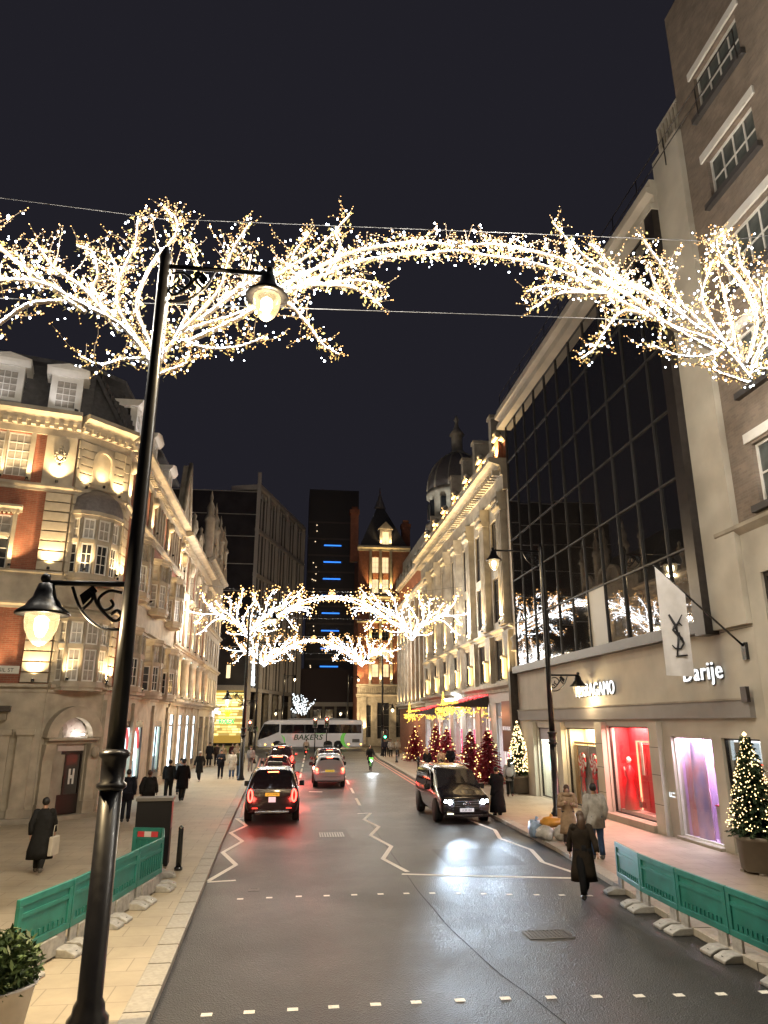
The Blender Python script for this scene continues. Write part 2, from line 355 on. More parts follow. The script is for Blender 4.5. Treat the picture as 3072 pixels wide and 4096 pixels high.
class Fr:
    def __init__(s, t, ox, oy, rz): s.t = t; s.o = Vector((ox-t.location.x, oy-t.location.y, 0)); s.rz = rz; s.m = Matrix.Rotation(rz,3,'Z')
    def at(s, p): return s.o + s.m @ Vector(p)
    def build(s, mb, name, m, bevel=0): return mb.build(name, m, s.t, bevel, s.o, (0,0,s.rz))
    def B(s, name, m, *boxes, bevel=0):
        b = MB()
        for q in boxes: b.box(*q)
        return s.build(b, name, m, bevel)
    def put(s, name, me, p, rz=0): return put(name, me, s.t, 0, s.at(p), (0,0,s.rz+rz))
    def up(s, x, y, z, e, h=3.0, col=(1,.71,.36), ang=110, lean=0.0, fix=True):
        if fix: s.put('uplight', shared('uplight', lambda: upl_mesh()), (x,y,z))
        wp = s.t.location + s.at((x,y,z+.12)); tp = s.t.location + s.at((x,y+lean,z+h))
        spot(wp, tp, e*UPK, col, ang)
def upl_mesh():
    b = MB(); b.lathe([(.05,0),(.06,.02),(.06,.1)], 8); b.cur = 1; b.lathe([(.05,.1),(.01,.104)], 8); return b.mesh('uplight', [M_BLACK, M_UPL])
def win(fr, x, y, z, w, h, cols, rows, fm=None, pm=None, split=True, fw=.055, bw=.028, d=.07, name='window', rz=0, sill=None):
    fm = fm or M_WHITE; pm = pm or M_CURTAIN
    def mk():
        b = MB(); b.box(0,fw,0,d,0,h); b.box(w-fw,w,0,d,0,h); b.box(fw,w-fw,0,d,0,fw); b.box(fw,w-fw,0,d,h-fw,h)
        for i in range(1,cols): cx = fw+(w-2*fw)*i/cols; b.box(cx-bw/2,cx+bw/2,.012,d-.01,fw,h-fw)
        for j in range(1,rows): cz = fw+(h-2*fw)*j/rows; b.box(fw,w-fw,.015,d-.012,cz-bw/2,cz+bw/2)
        return b.mesh('window', fm)
    o = fr.put(name, shared(('win',w,h,cols,rows,fm.name,fw,bw), mk), (x,y,z), rz)
    iw, ih = w-2*fw, h-2*fw
    if split:
        pw, ph = iw/cols, ih/rows
        pme = shared(('pane',pw,ph,pm.name), lambda: MB().box(.005,pw-.005,0,.008,.005,ph-.005).mesh('pane', pm))
        for i in range(cols):
            for j in range(rows): put('pane', pme, o, 0, (fw+pw*i, d*.55, fw+ph*j))
    else:
        put('pane', shared(('pane1',iw,ih,pm.name), lambda: MB().box(0,iw,0,.008,0,ih).mesh('pane', pm)), o, 0, (fw, d*.55, fw))
    if sill: put('sill', shared(('sill',w,sill.name), lambda: MB().box(-.08,w+.08,-.12,.1,-.12,-.004).mesh('sill', sill)), o)
    return o
def ledge(fr, x0, x1, z, h, pr, m, name='ledge'):
    b = MB(); p = pr
    b.prismx([(.05,z),(-p*.35,z),(-p*.4,z+h*.35),(-p*.85,z+h*.55),(-p,z+h*.6),(-p,z+h*.95),(-p*.9,z+h),(.05,z+h)], x0, x1); return fr.build(b, name, m)
def dentils(fr, x0, x1, z, m, w=.16, gap=.16, h=.16, d=.16, name='dentil'):
    me = shared(('dentil',w,h,d,m.name), lambda: MB().box(0,w,-d,.02,0,h).mesh('dentil', m)); x = x0
    while x + w <= x1 + 1e-6: fr.put(name, me, (x,0,z)); x += w+gap
def quoins(fr, x0, x1, z0, z1, m, hh=.42, d=.14):
    n = max(1, round((z1-z0)/hh)); q = (z1-z0)/n
    me = shared(('quoin',round(x1-x0,3),round(q,3),m.name,d), lambda: MB().prismx([(.03,.0),(-d,.03),(-d,q-.03),(.03,q)], 0, x1-x0).mesh('quoin_block', m))
    for i in range(n): fr.put('quoin_block', me, (x0,0,z0+i*q))
def fan(fr, xc, y, z, r, m, name, th=.2, d=.3, n=16, a0=0, a1=180):
    b = MB()
    for i in range(n):
        p, q = R(a0+(a1-a0)*i/n), R(a0+(a1-a0)*(i+1)/n)
        b.prismy([(xc+r*math.cos(p),z+r*math.sin(p)),(xc+(r+th)*math.cos(p),z+(r+th)*math.sin(p)),(xc+(r+th)*math.cos(q),z+(r+th)*math.sin(q)),(xc+r*math.cos(q),z+r*math.sin(q))], y, y-d)
    return fr.build(b, name, m)
def half_disc(fr, xc, y, z, r, m, name, d=.05, n=16):
    return fr.build(MB().prismy([(xc+r*math.cos(math.pi*i/n), z+r*math.sin(math.pi*i/n)) for i in range(n+1)], y, y-d), name, m)
def bay(fr, xc, w, pr, z0, z1, zt, stone, pm, dome=False, warm=True, cols=2, rows=(3,2)):
    """a faceted bow window: base slab, mullions, two tiers of lights, a cornice and, if asked, a lead dome"""
    angs = [180, 216, 252, 288, 324, 360] if w > 1.9 else [180, 240, 300, 360]
    P = [(xc+w/2*math.cos(R(a)), pr*math.sin(R(a))) for a in angs]
    def ring(za, zb, k, name):
        Q = [(xc+(x-xc)*k, y*k if y < -1e-3 else .02) for x,y in P]; fr.build(MB().prism(Q, za, zb), name, stone)
    ring(z0-.35, z0-.22, 1.0, 'bay_apron'); ring(z0-.22, z0, 1.08, 'bay_sill'); ring(zt-.08, zt+.1, 1.05, 'bay_transom'); ring(z1, z1+.14, 1.06, 'bay_cornice'); ring(z1+.14, z1+.3, 1.14, 'bay_cornice')
    mm = MB()
    for (x,y) in P[1:-1]: mm.lathe([(.075,z0),(.075,z1)], 8, (x,y*.97,0))
    for (x,y) in (P[0],P[-1]): mm.box(x-.1,x+.1,-.12,.02,z0,z1)
    fr.build(mm, 'mullion', stone)
    for i in range(len(P)-1):
        a, b = Vector(P[i]), Vector(P[i+1]); t = b-a; L = t.length; ang = math.atan2(t.y,t.x); u = t.normalized()
        s = a + u*.08
        n = Vector((-u.y,u.x))*-.02
        win(fr, s.x, s.y, z0, round(L-.16,3), round(zt-.08-z0,3), cols if L>.55 else 1, rows[0], pm=pm, rz=ang, split=True)
        win(fr, s.x, s.y, zt+.1, round(L-.16,3), round(z1-zt-.1,3), cols if L>.55 else 1, rows[1], M_STONE_D if not warm else M_WHITE, pm=M_CURTAIN, rz=ang, split=True)
    if dome:
        k = 8; prof = [(w/2*1.08*math.cos(R(90*i/k)), pr*1.55*math.sin(R(90*i/k))) for i in range(k+1)]
        b = MB(); b.lathe([(max(r,.01),z) for r,z in prof], 20, (xc,0,z1+.3), 180, 360, sy=pr/(w/2)); fr.build(b, 'dome_roof', M_LEAD)

# ================================================================ LEFT CORNER BUILDING
A = thing('corner_building', (-8.2,29.8,0), 0, 'red brick and stone corner building with domed bay window above an arched door', 'building')
FB = Fr(A, -9.2, 28.75, math.atan2(.26,.966)); FC = Fr(A, -9.2, 28.75, math.atan2(1.75,1.6)); FS = Fr(A, -7.6, 30.5, R(90))
CW = 2.37
# walls
ops3 = [(-3.55,-1.75,12.95,14.8)]; ops2 = [(-3.6,-2.0,9.2,11.35)]; ops1 = [(-3.6,-2.3,5.05,7.4)]
FB.build(wall_open(MB(), -7,0,4.9,15,0,.35, ops1+ops2+ops3), 'brick_wall', M_BRICK)
FB.build(wall_open(MB(), -7,0,0,4.9,-.06,.35, [(-4.4,-1.75,.6,3.5)]), 'stone_ground_floor', M_STONE)
FC.build(wall_open(MB(), 0,CW,0,15,-.02,.35, [(.55,1.85,.12,2.75),(.5,1.87,2.98,3.75)]), 'corner_wall', M_STONE)
sx = [3.0, 8.1, 13.0]
so = [(3.5,8.3,.5,3.6),(10.9,13.7,.5,3.6)] + [(x-1.0+i*.75,x-1.0+i*.75+.55,12.95,14.7) for x in sx for i in range(3)]
FS.build(wall_open(MB(), 0,15.5,4.9,15,0,.35, [o for o in so if o[2]>5]), 'brick_wall', M_BRICK)
FS.build(wall_open(MB(), 0,15.5,0,4.9,-.06,.35, [o for o in so if o[2]<5]), 'stone_ground_floor', M_STONE)
core = MB(); core.prism([(-8.8,29.2),(-8.05,30.6),(-8.0,46),(-22,46),(-22,25.6)], 0.2, 15.6)
c = core.build('inner_core', M_STONE_D, A); c.location = (8.2,-29.8,0)
for fr, x0, x1 in ((FB,-7,.02),(FC,-.02,CW+.02),(FS,-.02,15.5)):
    ledge(fr,x0,x1,4.62,.3,.3,M_STONE,'string_course'); ledge(fr,x0,x1,7.72,.26,.2,M_STONE,'string_course')
    fr.B('stone_band', M_STONE, (x0,x1,-.05,.03,7.98,8.98)); ledge(fr,x0,x1,8.98,.2,.22,M_STONE,'string_course')
    ledge(fr,x0,x1,12.42,.28,.24,M_STONE,'string_course'); fr.B('frieze', M_STONE, (x0,x1,-.08,.03,14.82,15.1))
    ledge(fr,x0,x1,15.32,.5,.62,M_STONE,'cornice'); fr.B('cornice_bed', M_STONE, (x0,x1,-.14,.03,15.1,15.32))
    dentils(fr, x0+.05, x1, 15.12, M_STONE, .17,.17,.2,.34); fr.B('plinth', M_STONE_D, (x0,x1,-.16,-.02,.1,.55)) if fr is not FC else None
FB.B('plinth_step', M_STONE_D, (-7,.2,-.5,-.1,.1,.3)); FC.B('door_step', M_STONE_D, (-.05,CW+.05,-.45,-.05,.1,.26))
# Basil Street face
for z0, z1 in ((4.95,7.7),(9.2,12.4)): quoins(FB,-.95,-.03,z0,z1,M_STONE)
FB.B('panel_pilaster', M_STONE, (-1.2,-.05,-.13,0,12.7,14.8))
cb = MB()
for a in range(0,360,30): cb.ball((-.62+.17*math.cos(R(a)),-.16,13.95+.24*math.sin(R(a))), .07, 7, 4)
cb.ball((-.62,-.16,13.95),.13,8,5,sz=1.3); cb.ball((-.62,-.16,13.5),.06,6,4,sz=2); cb.ball((-.62,-.16,14.32),.08,6,4)
FB.build(cb,'cartouche',M_STONE)
win(FB,-3.55,.12,12.95,.85,1.85,3,5); win(FB,-2.6,.12,12.95,.85,1.85,3,5); FB.B('window_pier',M_STONE,(-2.7,-2.6,-.05,.12,12.9,14.8),(-1.78,-1.6,-.08,.05,12.8,14.8),(-3.75,-3.55,-.08,.05,12.8,14.8))
for z,h,z2,h2 in ((9.2,1.25,10.6,.75),(5.05,1.25,6.45,.9)):
    xr = -2.0 if z > 8 else -2.3
    win(FB,-3.6,.12,z,.74,h,2,3,pm=M_GLASS); win(FB,xr-.76,.12,z,.74,h,2,3,pm=M_GLASS); win(FB,-3.6,.12,z2,.74,h2,2,2); win(FB,xr-.76,.12,z2,.74,h2,2,2)
    FB.B('window_surround',M_STONE,(-3.75,-3.6,-.08,.12,z-.1,z2+h2+.1),(xr,xr+.15,-.08,.12,z-.1,z2+h2+.1),(-3.6,xr,-.04,.1,z+h,z2))
    ledge(FB,-3.9,xr+.3,z2+h2+.1,.25,.35,M_STONE,'window_hood'); dentils(FB,-3.8,xr+.2,z2+h2+.02,M_STONE,.08,.08,.08,.2)
sg = FB.B('street_sign', mat('enamel_white',(.62,.60,.54),.35), (-1.98,-1.02,-.03,0,5.28,5.56)); 
text('sign_lettering','BASIL ST',.2,mat('black_letters',(.02,.02,.02),.5),sg,(-1.94,-.034,5.34),extrude=.002,sx=.98)
FB.B('shop_window_frame',M_BRONZE,(-4.4,-1.75,.1,.16,3.3,3.5),(-4.4,-4.3,.1,.16,.6,3.3),(-1.85,-1.75,.1,.16,.6,3.3)); FB.B('shop_glass',M_GLASS,(-4.3,-1.85,.2,.22,.6,3.3))
FB.B('shop_fascia',M_STONE_D,(-7,-1.2,-.34,-.06,3.62,3.92)); FB.B('shop_cornice',M_BRONZE,(-7,-1.1,-.55,-.06,3.92,4.12))
for x in (-1.5,-.75): 
    b = MB(); b.box(x,x+.5,-.26,-.06,.55,3.1); b.box(x-.06,x+.56,-.34,-.06,3.1,3.3); b.box(x-.04,x+.54,-.3,-.06,.3,.62); FB.build(b,'pilaster',M_STONE)
# the corner itself
bay(FC,CW/2,2.15,.72,5.05,7.3,6.35,M_STONE,M_CURTAIN); bay(FC,CW/2,2.15,.72,9.2,11.45,10.5,M_STONE,M_GLASS,dome=True)
for x0,x1 in ((-.02,.12),(CW-.2,CW+.02)):
    for z0,z1 in ((4.95,7.7),(9.2,12.4),(12.7,14.8)): quoins(FC,x0,x1,z0,z1,M_STONE)
quoins(FC,.12,.75,12.7,14.8,M_STONE,.36,.1); quoins(FC,1.62,CW-.2,12.7,14.8,M_STONE,.36,.1)
nb = MB(); nb.lathe([(.36,0),(.36,1.2),(.33,1.4),(.22,1.52),(.01,1.57)],14,(CW/2,.0,12.95),0,180,sy=.7); FC.build(nb,'niche',M_STONE)
fan(FC,CW/2,0,14.15,.36,M_STONE,'niche_arch',.14,.14); FC.B('niche_jamb',M_STONE,(CW/2-.5,CW/2-.36,-.14,0,12.95,14.15),(CW/2+.36,CW/2+.5,-.14,0,12.95,14.15)); ledge(FC,CW/2-.65,CW/2+.65,12.72,.2,.3,M_STONE,'niche_sill')
fan(FC,CW/2,-.02,3.0,.72,M_STONE,'door_arch',.42,.34,20); M_TYMP = mat('tympanum_plaster',(.5,.42,.38),.7,var=.12,vscale=5); half_disc(FC,CW/2,.16,3.0,.72,M_TYMP,'tympanum',.06)
rl = MB()
for i in range(5): rl.tube([(CW/2-.4+.3*math.cos(R(a))*(1-.13*i),.08,3.28+.3*math.sin(R(a))*(1-.13*i)) for a in range(-60,150,30)],.02,6)
for k in range(4): rl.box(CW/2+.05+.14*(k%2),CW/2+.16+.14*(k%2),.07,.1,3.15+.12*k,3.19+.12*k)
FC.build(rl,'relief_ornament',M_TYMP)
FC.B('strip_lamp',glow('strip_lamp',(1,.97,.92),9),(CW/2+.05,CW/2+.5,-.14,-.08,3.08,3.12)); 
ledge(FC,.15,CW-.15,2.76,.22,.34,M_STONE,'door_lintel'); FC.B('transom_panel',M_TYMP,(.55,1.85,.05,.1,2.5,2.75))
dl = FC.B('door',M_WOOD_D,(.57,.6,.1,.2,.26,2.5),(1.16,1.24,.1,.2,.26,2.5),(1.8,1.85,.1,.2,.26,2.5),(.6,1.16,.1,.2,.26,.95),(1.24,1.8,.1,.2,.26,.95),(.6,1.16,.1,.2,2.38,2.5),(1.24,1.8,.1,.2,2.38,2.5))
for x in (.62,1.26):
    b=MB().box(x,x+.52,.15,.16,.95,2.38); b.build('glass',mat('door_glass',(.07,.065,.06),.1,spec=.7),dl)
    nb=MB(); nb.box(x+.12,x+.36,.135,.145,1.5,1.62); nb.box(x+.12,x+.2,.135,.145,1.3,1.85); nb.box(x+.28,x+.36,.135,.145,1.3,1.85); nb.build('notice',M_WHITE,dl)
b=MB(); b.box(1.12,1.14,.02,.1,1.2,1.6); b.build('handle',M_BRONZE,dl)
for x0 in (.08,1.9):
    b=MB(); b.box(x0,x0+.4,-.2,-.02,.26,2.2); b.prismx([(-.02,2.2),(-.2,2.2),(-.34,2.76),(-.02,2.76)],x0,x0+.4); b.box(x0-.05,x0+.45,-.26,-.02,.2,.7); FC.build(b,'door_pilaster',M_STONE)
FC.build(MB().ball((2.1,-.3,2.45),.15,8,6,sz=1.6),'bracket',M_STONE)
# Sloane Street face
for x0,x1 in ((.05,.7),(5.3,5.95),(10.3,10.95),(14.8,15.45)):
    for z0,z1 in ((4.95,7.7),(9.2,12.4)): quoins(FS,x0,x1,z0,z1,M_STONE)
    FS.B('pilaster',M_STONE,(x0,x1,-.14,0,12.7,14.8)); FS.build(MB().ball(((x0+x1)/2,-.2,14.4),.22,8,5,sz=1.4),'pilaster_ornament',M_STONE); FS.build(MB().box(x0,x1,-.2,-.06,.3,4.4),'shop_pier',M_STONE)
for i,x in enumerate(sx):
    bay(FS,x,2.4,.8,5.05,7.3,6.35,M_STONE,M_GLASS,warm=False); bay(FS,x,2.4,.8,9.2,11.45,10.5,M_STONE,M_CURTAIN,warm=False)
    for k in range(3): win(FS,x-1.0+k*.75,.14,12.95,.55,1.75,2,4,M_STONE_D,M_CURTAIN)
    for k in range(4): FS.B('window_column',M_STONE,(x-1.2+k*.75,x-1.02+k*.75,-.1,.1,12.8,14.75))
for i,(x0,x1) in enumerate(((3.5,8.3),(10.9,13.7))):
    xm = (x0+x1)/2
    FS.B('shop_frame',M_WOOD_D,(x0,x0+.12,-.07,.0,.5,3.6),(x1-.12,x1,-.07,.0,.5,3.6),(x0+.12,x1-.12,-.07,.0,3.3,3.6),(xm-.06,xm+.06,-.07,.0,.5,3.3),(x0+.12,x1-.12,-.07,.0,.5,.85))
    FS.B('shop_window_interior', mat('shop_glow_teal',(.2,.25,.26),.3,emit=(.55,.82,.9),estr=1.3,sample=True), (x0,x1,.12,.16,.5,3.3))
    put('pane',MB().quad((x0+.1,-.03,.85),(x1-.1,-.03,.85),(x1-.1,-.03,3.3),(x0+.1,-.03,3.3)).mesh('pane',M_CLEAR),FS.B('display_stand', mat('dark_display',(.05,.03,.03),.6), (x0+.1,x1-.1,.02,.1,.5,1.0)))
    if i == 0:
        M_RA = mat('red_arch_trim',(.4,.03,.03),.5,emit=(1,.1,.1),estr=.25)
        for xx in (x0+1.2,x1-1.2):
            fan(FS,xx,.1,2.3,.9,M_RA,'red_arch_trim',.32,.05,12)
    fig = MB()
    for k in range(5): fig.tube([(x0+.6+k*.8,.05,1.0),(x0+.58+k*.8,.05,1.4),(x0+.62+k*.8,.05,1.75)],[.05,.06,.03],6)
    FS.build(fig,'display_item',mat('display_silver',(.5,.52,.55),.3))
# mansard with dormers
for fr,x0,x1 in ((FB,-7,-.1),(FC,.1,CW-.1),(FS,.1,15.4)):
    fr.build(MB().prismx([(.12,15.82),(.3,15.82),(1.8,18.6),(1.62,18.6)],x0-.4,x1+.4),'mansard_slope',M_SLATE)
    nrow = 9
    for i in range(nrow):
        t = i/nrow; fr.build(MB().box(x0-.4,x1+.4,.1+1.45*t,.16+1.45*t,15.86+2.68*t,15.86+2.68*(t+.92/nrow)),'slate_course',M_SLATE)
rf = MB(); rf.prism([(-8.2,31),(-8,46),(-22,46),(-22,26),(-9.2,29.8)],18.5,18.7); c=rf.build('roof',M_SLATE,A); c.location=(8.2,-29.8,0)
def dormer(fr,xc,z):
    fr.B('dormer',M_WHITE,(xc-.62,xc-.42,.0,.9,z,z+1.55),(xc+.42,xc+.62,.0,.9,z,z+1.55),(xc-.42,xc+.42,.0,.9,z,z+.12),(xc-.42,xc+.42,.06,.9,z+1.4,z+1.55))
    fr.build(MB().box(xc-.62,xc+.62,.3,1.6,z+.1,z+1.5),'dormer_cheek',M_SLATE)
    b=MB(); b.prismx([(1.2,z+1.55),(-.08,z+1.55),(-.2,z+1.68),(-.26,z+1.78),(-.26,z+1.84),(1.2,z+1.84)],xc-.82,xc+.82); b.prismy([(xc-.84,z+1.84),(xc+.84,z+1.84),(xc,z+2.05)],-.28,1.2); fr.build(b,'dormer_pediment',M_WHITE)
    win(fr,xc-.42,.05,z+.12,.84,1.28,3,4,pm=M_CURTAIN)
dormer(FB,-3.0,16.1); dormer(FB,-.75,16.0); dormer(FS,1.3,15.95); dormer(FS,5.2,15.95); dormer(FS,10,15.95)
# the warm uplights that stand on the ledges (lit in the photograph)
for x,z,e in ((-.5,9.2,22),(-.5,4.98,20),(-.62,12.72,24),(-1.7,12.72,10),(-2.65,12.72,10),(-1.85,9.22,12),(-2.1,5.0,10),(-3.7,9.22,8)): FB.up(x,-.4,z,e*1.25,3,lean=.2)
for x,z,e in ((.45,9.25,7),(1.9,9.25,7),(CW/2,12.95,9),(.4,12.72,9),(1.95,12.72,14),(CW-.1,9.22,15),(CW-.1,4.98,15),(.3,5.05,7),(2.0,5.05,7)): FC.up(x,-.75 if 5<z<9.3 and x<2.2 and x>.2 and z!=9.22 else -.28,z,e,3,lean=.2)
for x in (.35,5.6,10.6,15.1):
    for z,e in ((4.98,22),(9.22,22),(12.72,20)): FS.up(x,-.42,z,e,3,lean=.15)
# cornice wash of the white dormers
for fr,x in ((FB,-3.0),(FB,-.75),(FS,1.3)):
    wp = A.location + fr.at((x-.5,-.7,15.9)); spot(wp, A.location+fr.at((x,.0,17.2)), 16, (1,.95,.95), 80)
# ================================================================ LEFT ROW BEYOND THE CORNER
def colonette(fr, x, y, z0, z1, r, m, name='column'):
    b = MB(); h = z1-z0; b.lathe([(r*1.35,0),(r*1.35,.12),(r*1.05,.18),(r,.25),(r*.9,h-.35),(r*1.15,h-.28),(r*1.0,h-.24),(r*1.5,h-.08),(r*1.5,h)],12,(x,y,z0)); return fr.build(b,name,m)
Bb = thing('stone_shop_building', (-7.6,46,0), 0, 'stone fronted building with tall teal lit windows and short orange lit columns', 'building')
F2 = Fr(Bb, -7.6, 46.0, R(90)); XB = [1.2+i*3.55 for i in range(5)]
ops = [(x,x+1.5,a,b) for x in XB[:4] for a,b in ((5.2,7.9),(8.6,11.4),(12.0,13.8))]+[(x-.2,x+1.7,.5,4.0) for x in XB[:4]]
F2.build(wall_open(MB(),0,15,0,14.6,0,.35,ops),'stone_wall',M_STONE)
F2.B('inner_core',M_STONE_D,(0,15,.5,12,0,15.5))
for z,h,p in ((4.55,.4,.5),(8.1,.25,.2),(11.6,.25,.2)): ledge(F2,0,15,z,h,p,M_STONE,'string_course')
ledge(F2,0,15,14.9,.6,.75,M_STONE,'cornice'); F2.B('cornice_bed',M_STONE,(0,15,-.15,.02,14.6,14.9)); dentils(F2,.1,15,14.65,M_STONE,.22,.24,.24,.45)
for i,x in enumerate(XB):
    F2.B('pilaster',M_STONE,(x-1.05,x-.3,-.16,0,8.35,14.6)); F2.B('brick_strip',M_BRICK,(x-1.15,x-1.05,-.05,0,8.35,14.6),(x-.3,x-.14,-.05,0,8.35,14.6))
    F2.build(MB().ball((x-.67,-.24,13.7),.28,8,5,sz=1.8),'carved_drop',M_STONE); F2.B('shop_pier',M_STONE,(x-1.0,x-.35,-.1,0,.1,4.55))
    colonette(F2,x-.67,-.3,4.96,7.6,.27,M_STONE); F2.up(x-.67,-.75,4.96,12,2.5,(1,.5,.2),lean=.4); F2.up(x-.67,-.36,8.36,14,3,lean=.12)
    if i < 4:
        win(F2,x,.03,5.2,1.5,2.7,2,2,M_STONE_D,M_TEAL,split=True); win(F2,x,.03,8.6,1.5,2.8,2,2,M_STONE_D,M_TEAL if i<3 else M_CURTAIN); win(F2,x,.03,12.0,1.5,1.8,2,2,M_STONE_D,M_CURTAIN)
        ledge(F2,x-.25,x+1.75,11.42,.3,.4,M_STONE,'window_hood')
        F2.B('shop_glass',mat('shop_glow_white',(.3,.32,.34),.3,emit=(.72,.9,1),estr=1.5,sample=True),(x-.2,x+1.7,.1,.12,.5,4.0)); F2.B('shop_frame',M_BRONZE,(x-.2,x-.12,.0,.08,.5,4.0),(x+1.62,x+1.7,.0,.08,.5,4.0),(x-.12,x+1.62,.0,.08,3.3,3.42),(x-.12,x+1.62,.0,.08,.5,.9))
# steep gable at the near end, then a segmental pediment and statues
F2.build(MB().prismy([(-.3,15.5),(3.4,15.5),(1.5,20.6)],.05,.5),'steep_gable',M_STONE_D); 
gl = MB(); gl.tube([(-.35,0,15.5),(1.5,0,20.75)],.14,6); gl.tube([(1.5,0,20.75),(3.5,0,15.5)],.14,6); F2.build(gl,'gable_coping',M_STONE)
F2.build(MB().box(-.4,15,.6,8,15.5,17.4),'roof',M_SLATE)
for x in (4.6,8.4): 
    F2.build(MB().lathe([(.3,0),(.28,.6),(.18,.9),(.34,1.4),(.26,2.0),(.12,2.1),(.16,2.4),(.02,2.6)],10,(x,-.05,15.5)),'roof_statue',M_STONE_D)
fan(F2,6.5,0,15.5,1.1,M_STONE,'segmental_pediment',.3,.4,14); half_disc(F2,6.5,.1,15.5,1.1,M_STONE_D,'pediment_panel',.1)
Cb = thing('gabled_building', (-7.6,61,0), 0, 'narrow stone building with curved gables and pinnacles at the end of the left row', 'building')
F3 = Fr(Cb, -7.6, 61.05, R(90))
ops = [(x,x+1.0,a,b) for x in (1,2.6,5,6.6,9,10.6) for a,b in ((5.2,7.4),(8.6,10.8),(11.8,13.8))]+[(x,x+2.6,.4,4.0) for x in (1,5,9)]
F3.build(wall_open(MB(),0,13,0,17,0,.35,ops),'stone_wall',M_STONE); F3.B('inner_core',M_STONE_D,(0,13,.5,12,0,17))
for z,h,p in ((4.6,.4,.5),(8.0,.3,.25),(11.3,.3,.25),(14.4,.4,.4),(16.8,.4,.5)): ledge(F3,0,13,z,h,p,M_STONE,'string_course')
for x in (1,2.6,5,6.6,9,10.6):
    win(F3,x,.04,5.2,1.0,2.2,1,2,M_STONE_D,M_WARMWIN,split=False); win(F3,x,.04,8.6,1.0,2.2,1,2,M_STONE_D,M_CURTAIN,split=False); win(F3,x,.04,11.8,1.0,2.0,1,2,M_STONE_D,M_CURTAIN,split=False)
for x in (1,5,9): F3.B('shop_glass',M_GLASS,(x,x+2.6,.3,.32,.4,4.0)); F3.B('shop_frame',M_BRONZE,(x,x+2.6,.1,.2,3.1,3.25),(x+1.25,x+1.35,.1,.2,.4,3.1))
F3.B('strip_sign',glow('strip_sign',(1,1,1),6),(10.4,12.4,-.55,-.35,4.35,4.55))
for x in (2.2,6.5,10.8):
    fan(F3,x,.0,17.2,1.3,M_STONE,'curved_gable',.3,.35,12); half_disc(F3,x,.08,17.2,1.3,M_STONE_D,'gable_panel',.1)
for x in (.3,4.3,8.7,12.7):
    F3.build(MB().lathe([(.42,0),(.42,3.2),(.55,3.3),(.5,3.6),(.3,3.9),(.38,4.5),(.12,5.1),(.16,5.4),(.02,6.2)],8,(x,.2,17.2)),'pinnacle',M_STONE_D); F3.up(x,-.5,11.62,10,3,lean=.2); F3.up(x,-.55,5.0,10,3,lean=.2)
F3.build(MB().prismx([(.4,17),(3,21),(6,21),(6,17)],0,13),'roof',M_SLATE)

# ================================================================ RIGHT: brown brick building nearest the viewer
Rb = thing('brown_brick_building', (12.0,10,0), 0, 'brown brick building with white sash windows above a pale stone base, nearest on the right', 'building')
FR = Fr(Rb, 12.0, 17.45, R(-90))         # local x = 17.45 - y
wz = [(9.05,10.72),(12.3,13.95),(15.45,17.05),(18.58,20.05),(21.8,23.3)]
wx = [(1.0,3.2),(5.4,7.6)]
FR.build(wall_open(MB(),0,16,8.75,27,0,.35,[(a,b,c,d) for a,b in wx for c,d in wz]),'brick_wall',M_BRICK_B)
FR.build(wall_open(MB(),0,16,0,8.45,-.03,.35,[(.62,4.2,5.0,7.3),(.7,3.9,.3,3.5)]),'stone_base',M_STONE_C)
FR.build(MB().prismx([(.05,8.45),(-.03,8.45),(-.22,8.6),(-.22,8.7),(.05,8.76)],-.9,16),'sloped_coping',M_STONE_D)
for a,b in wx:
    for c,d in wz:
        win(FR,a,.12,c,b-a,d-c,4,2,M_WHITE,mat('dim_curtain_glass',(.10,.11,.105),.12,var=.5,vscale=2.2,spec=.7),split=True,fw=.07,bw=.05)
        FR.B('window_lintel',M_WHITE,(a-.22,b+.22,-.06,.04,d+.08,d+.36),bevel=.01); FR.B('window_sill',mat('dark_sill',(.06,.055,.055),.6),(a-.18,b+.18,-.16,.1,c-.2,c-.02))
FR.B('cavity',M_STONE_D,(0,16,.5,14,0,26)); FR.B('recess_frame',M_BRONZE,(.62,.74,.05,.35,5.0,7.3),(.74,4.2,.05,.2,7.18,7.3),(.74,4.2,.0,.3,4.92,5.0)); FR.B('recess_blind',mat('grey_blind',(.25,.235,.22),.7,var=.1),(.74,4.2,.3,.33,5.0,7.18))
FR.B('shop_recess',M_GLASS,(.7,3.9,.3,.33,.3,3.5)); FR.B('wall_niche_trim',M_BRONZE,(.55,.7,-.06,.03,3.45,3.6),(.7,3.9,-.06,.03,3.5,3.6))

# ================================================================ RIGHT: glass fronted building with shops
G = thing('glass_fronted_building', (12,28,0), 0, 'dark glass curtain wall building above a pale stone row of designer shops', 'building')
FG = Fr(G, 12.0, 38.2, R(-90))           # local x = 38.2 - y ; 0 .. 20.7
lx = lambda y: 38.2 - y
M_CW = mat('curtain_wall_glass',(.012,.011,.011),.015,spec=1.0,coat=.6); M_CW.node_tree.nodes['Principled BSDF'].inputs['IOR'].default_value = 1.75
shop = [(lx(31.6),lx(28.0),.2,3.32),(lx(27.25),lx(23.6),.35,3.4),(lx(22.45),lx(20.15),.2,3.12),(lx(19.65),lx(17.9),.15,3.12),(lx(35.4),lx(33.2),.15,3.3)]
FG.build(wall_open(MB(),.0,20.7,0,6.05,0,.3,shop),'stone_shopfront',M_STONE_C)
FG.B('fascia_band',mat('grey_fascia',(.22,.205,.195),.6,var=.12,vscale=1.2),(.3,20.3,-.16,-.003,3.66,4.12)); FG.B('band_cap',M_STONE_D,(.3,20.3,-.2,-.003,4.12,4.17)); FG.B('band_bracket',M_BRONZE,(20.15,20.4,-.26,-.16,4.05,4.45))
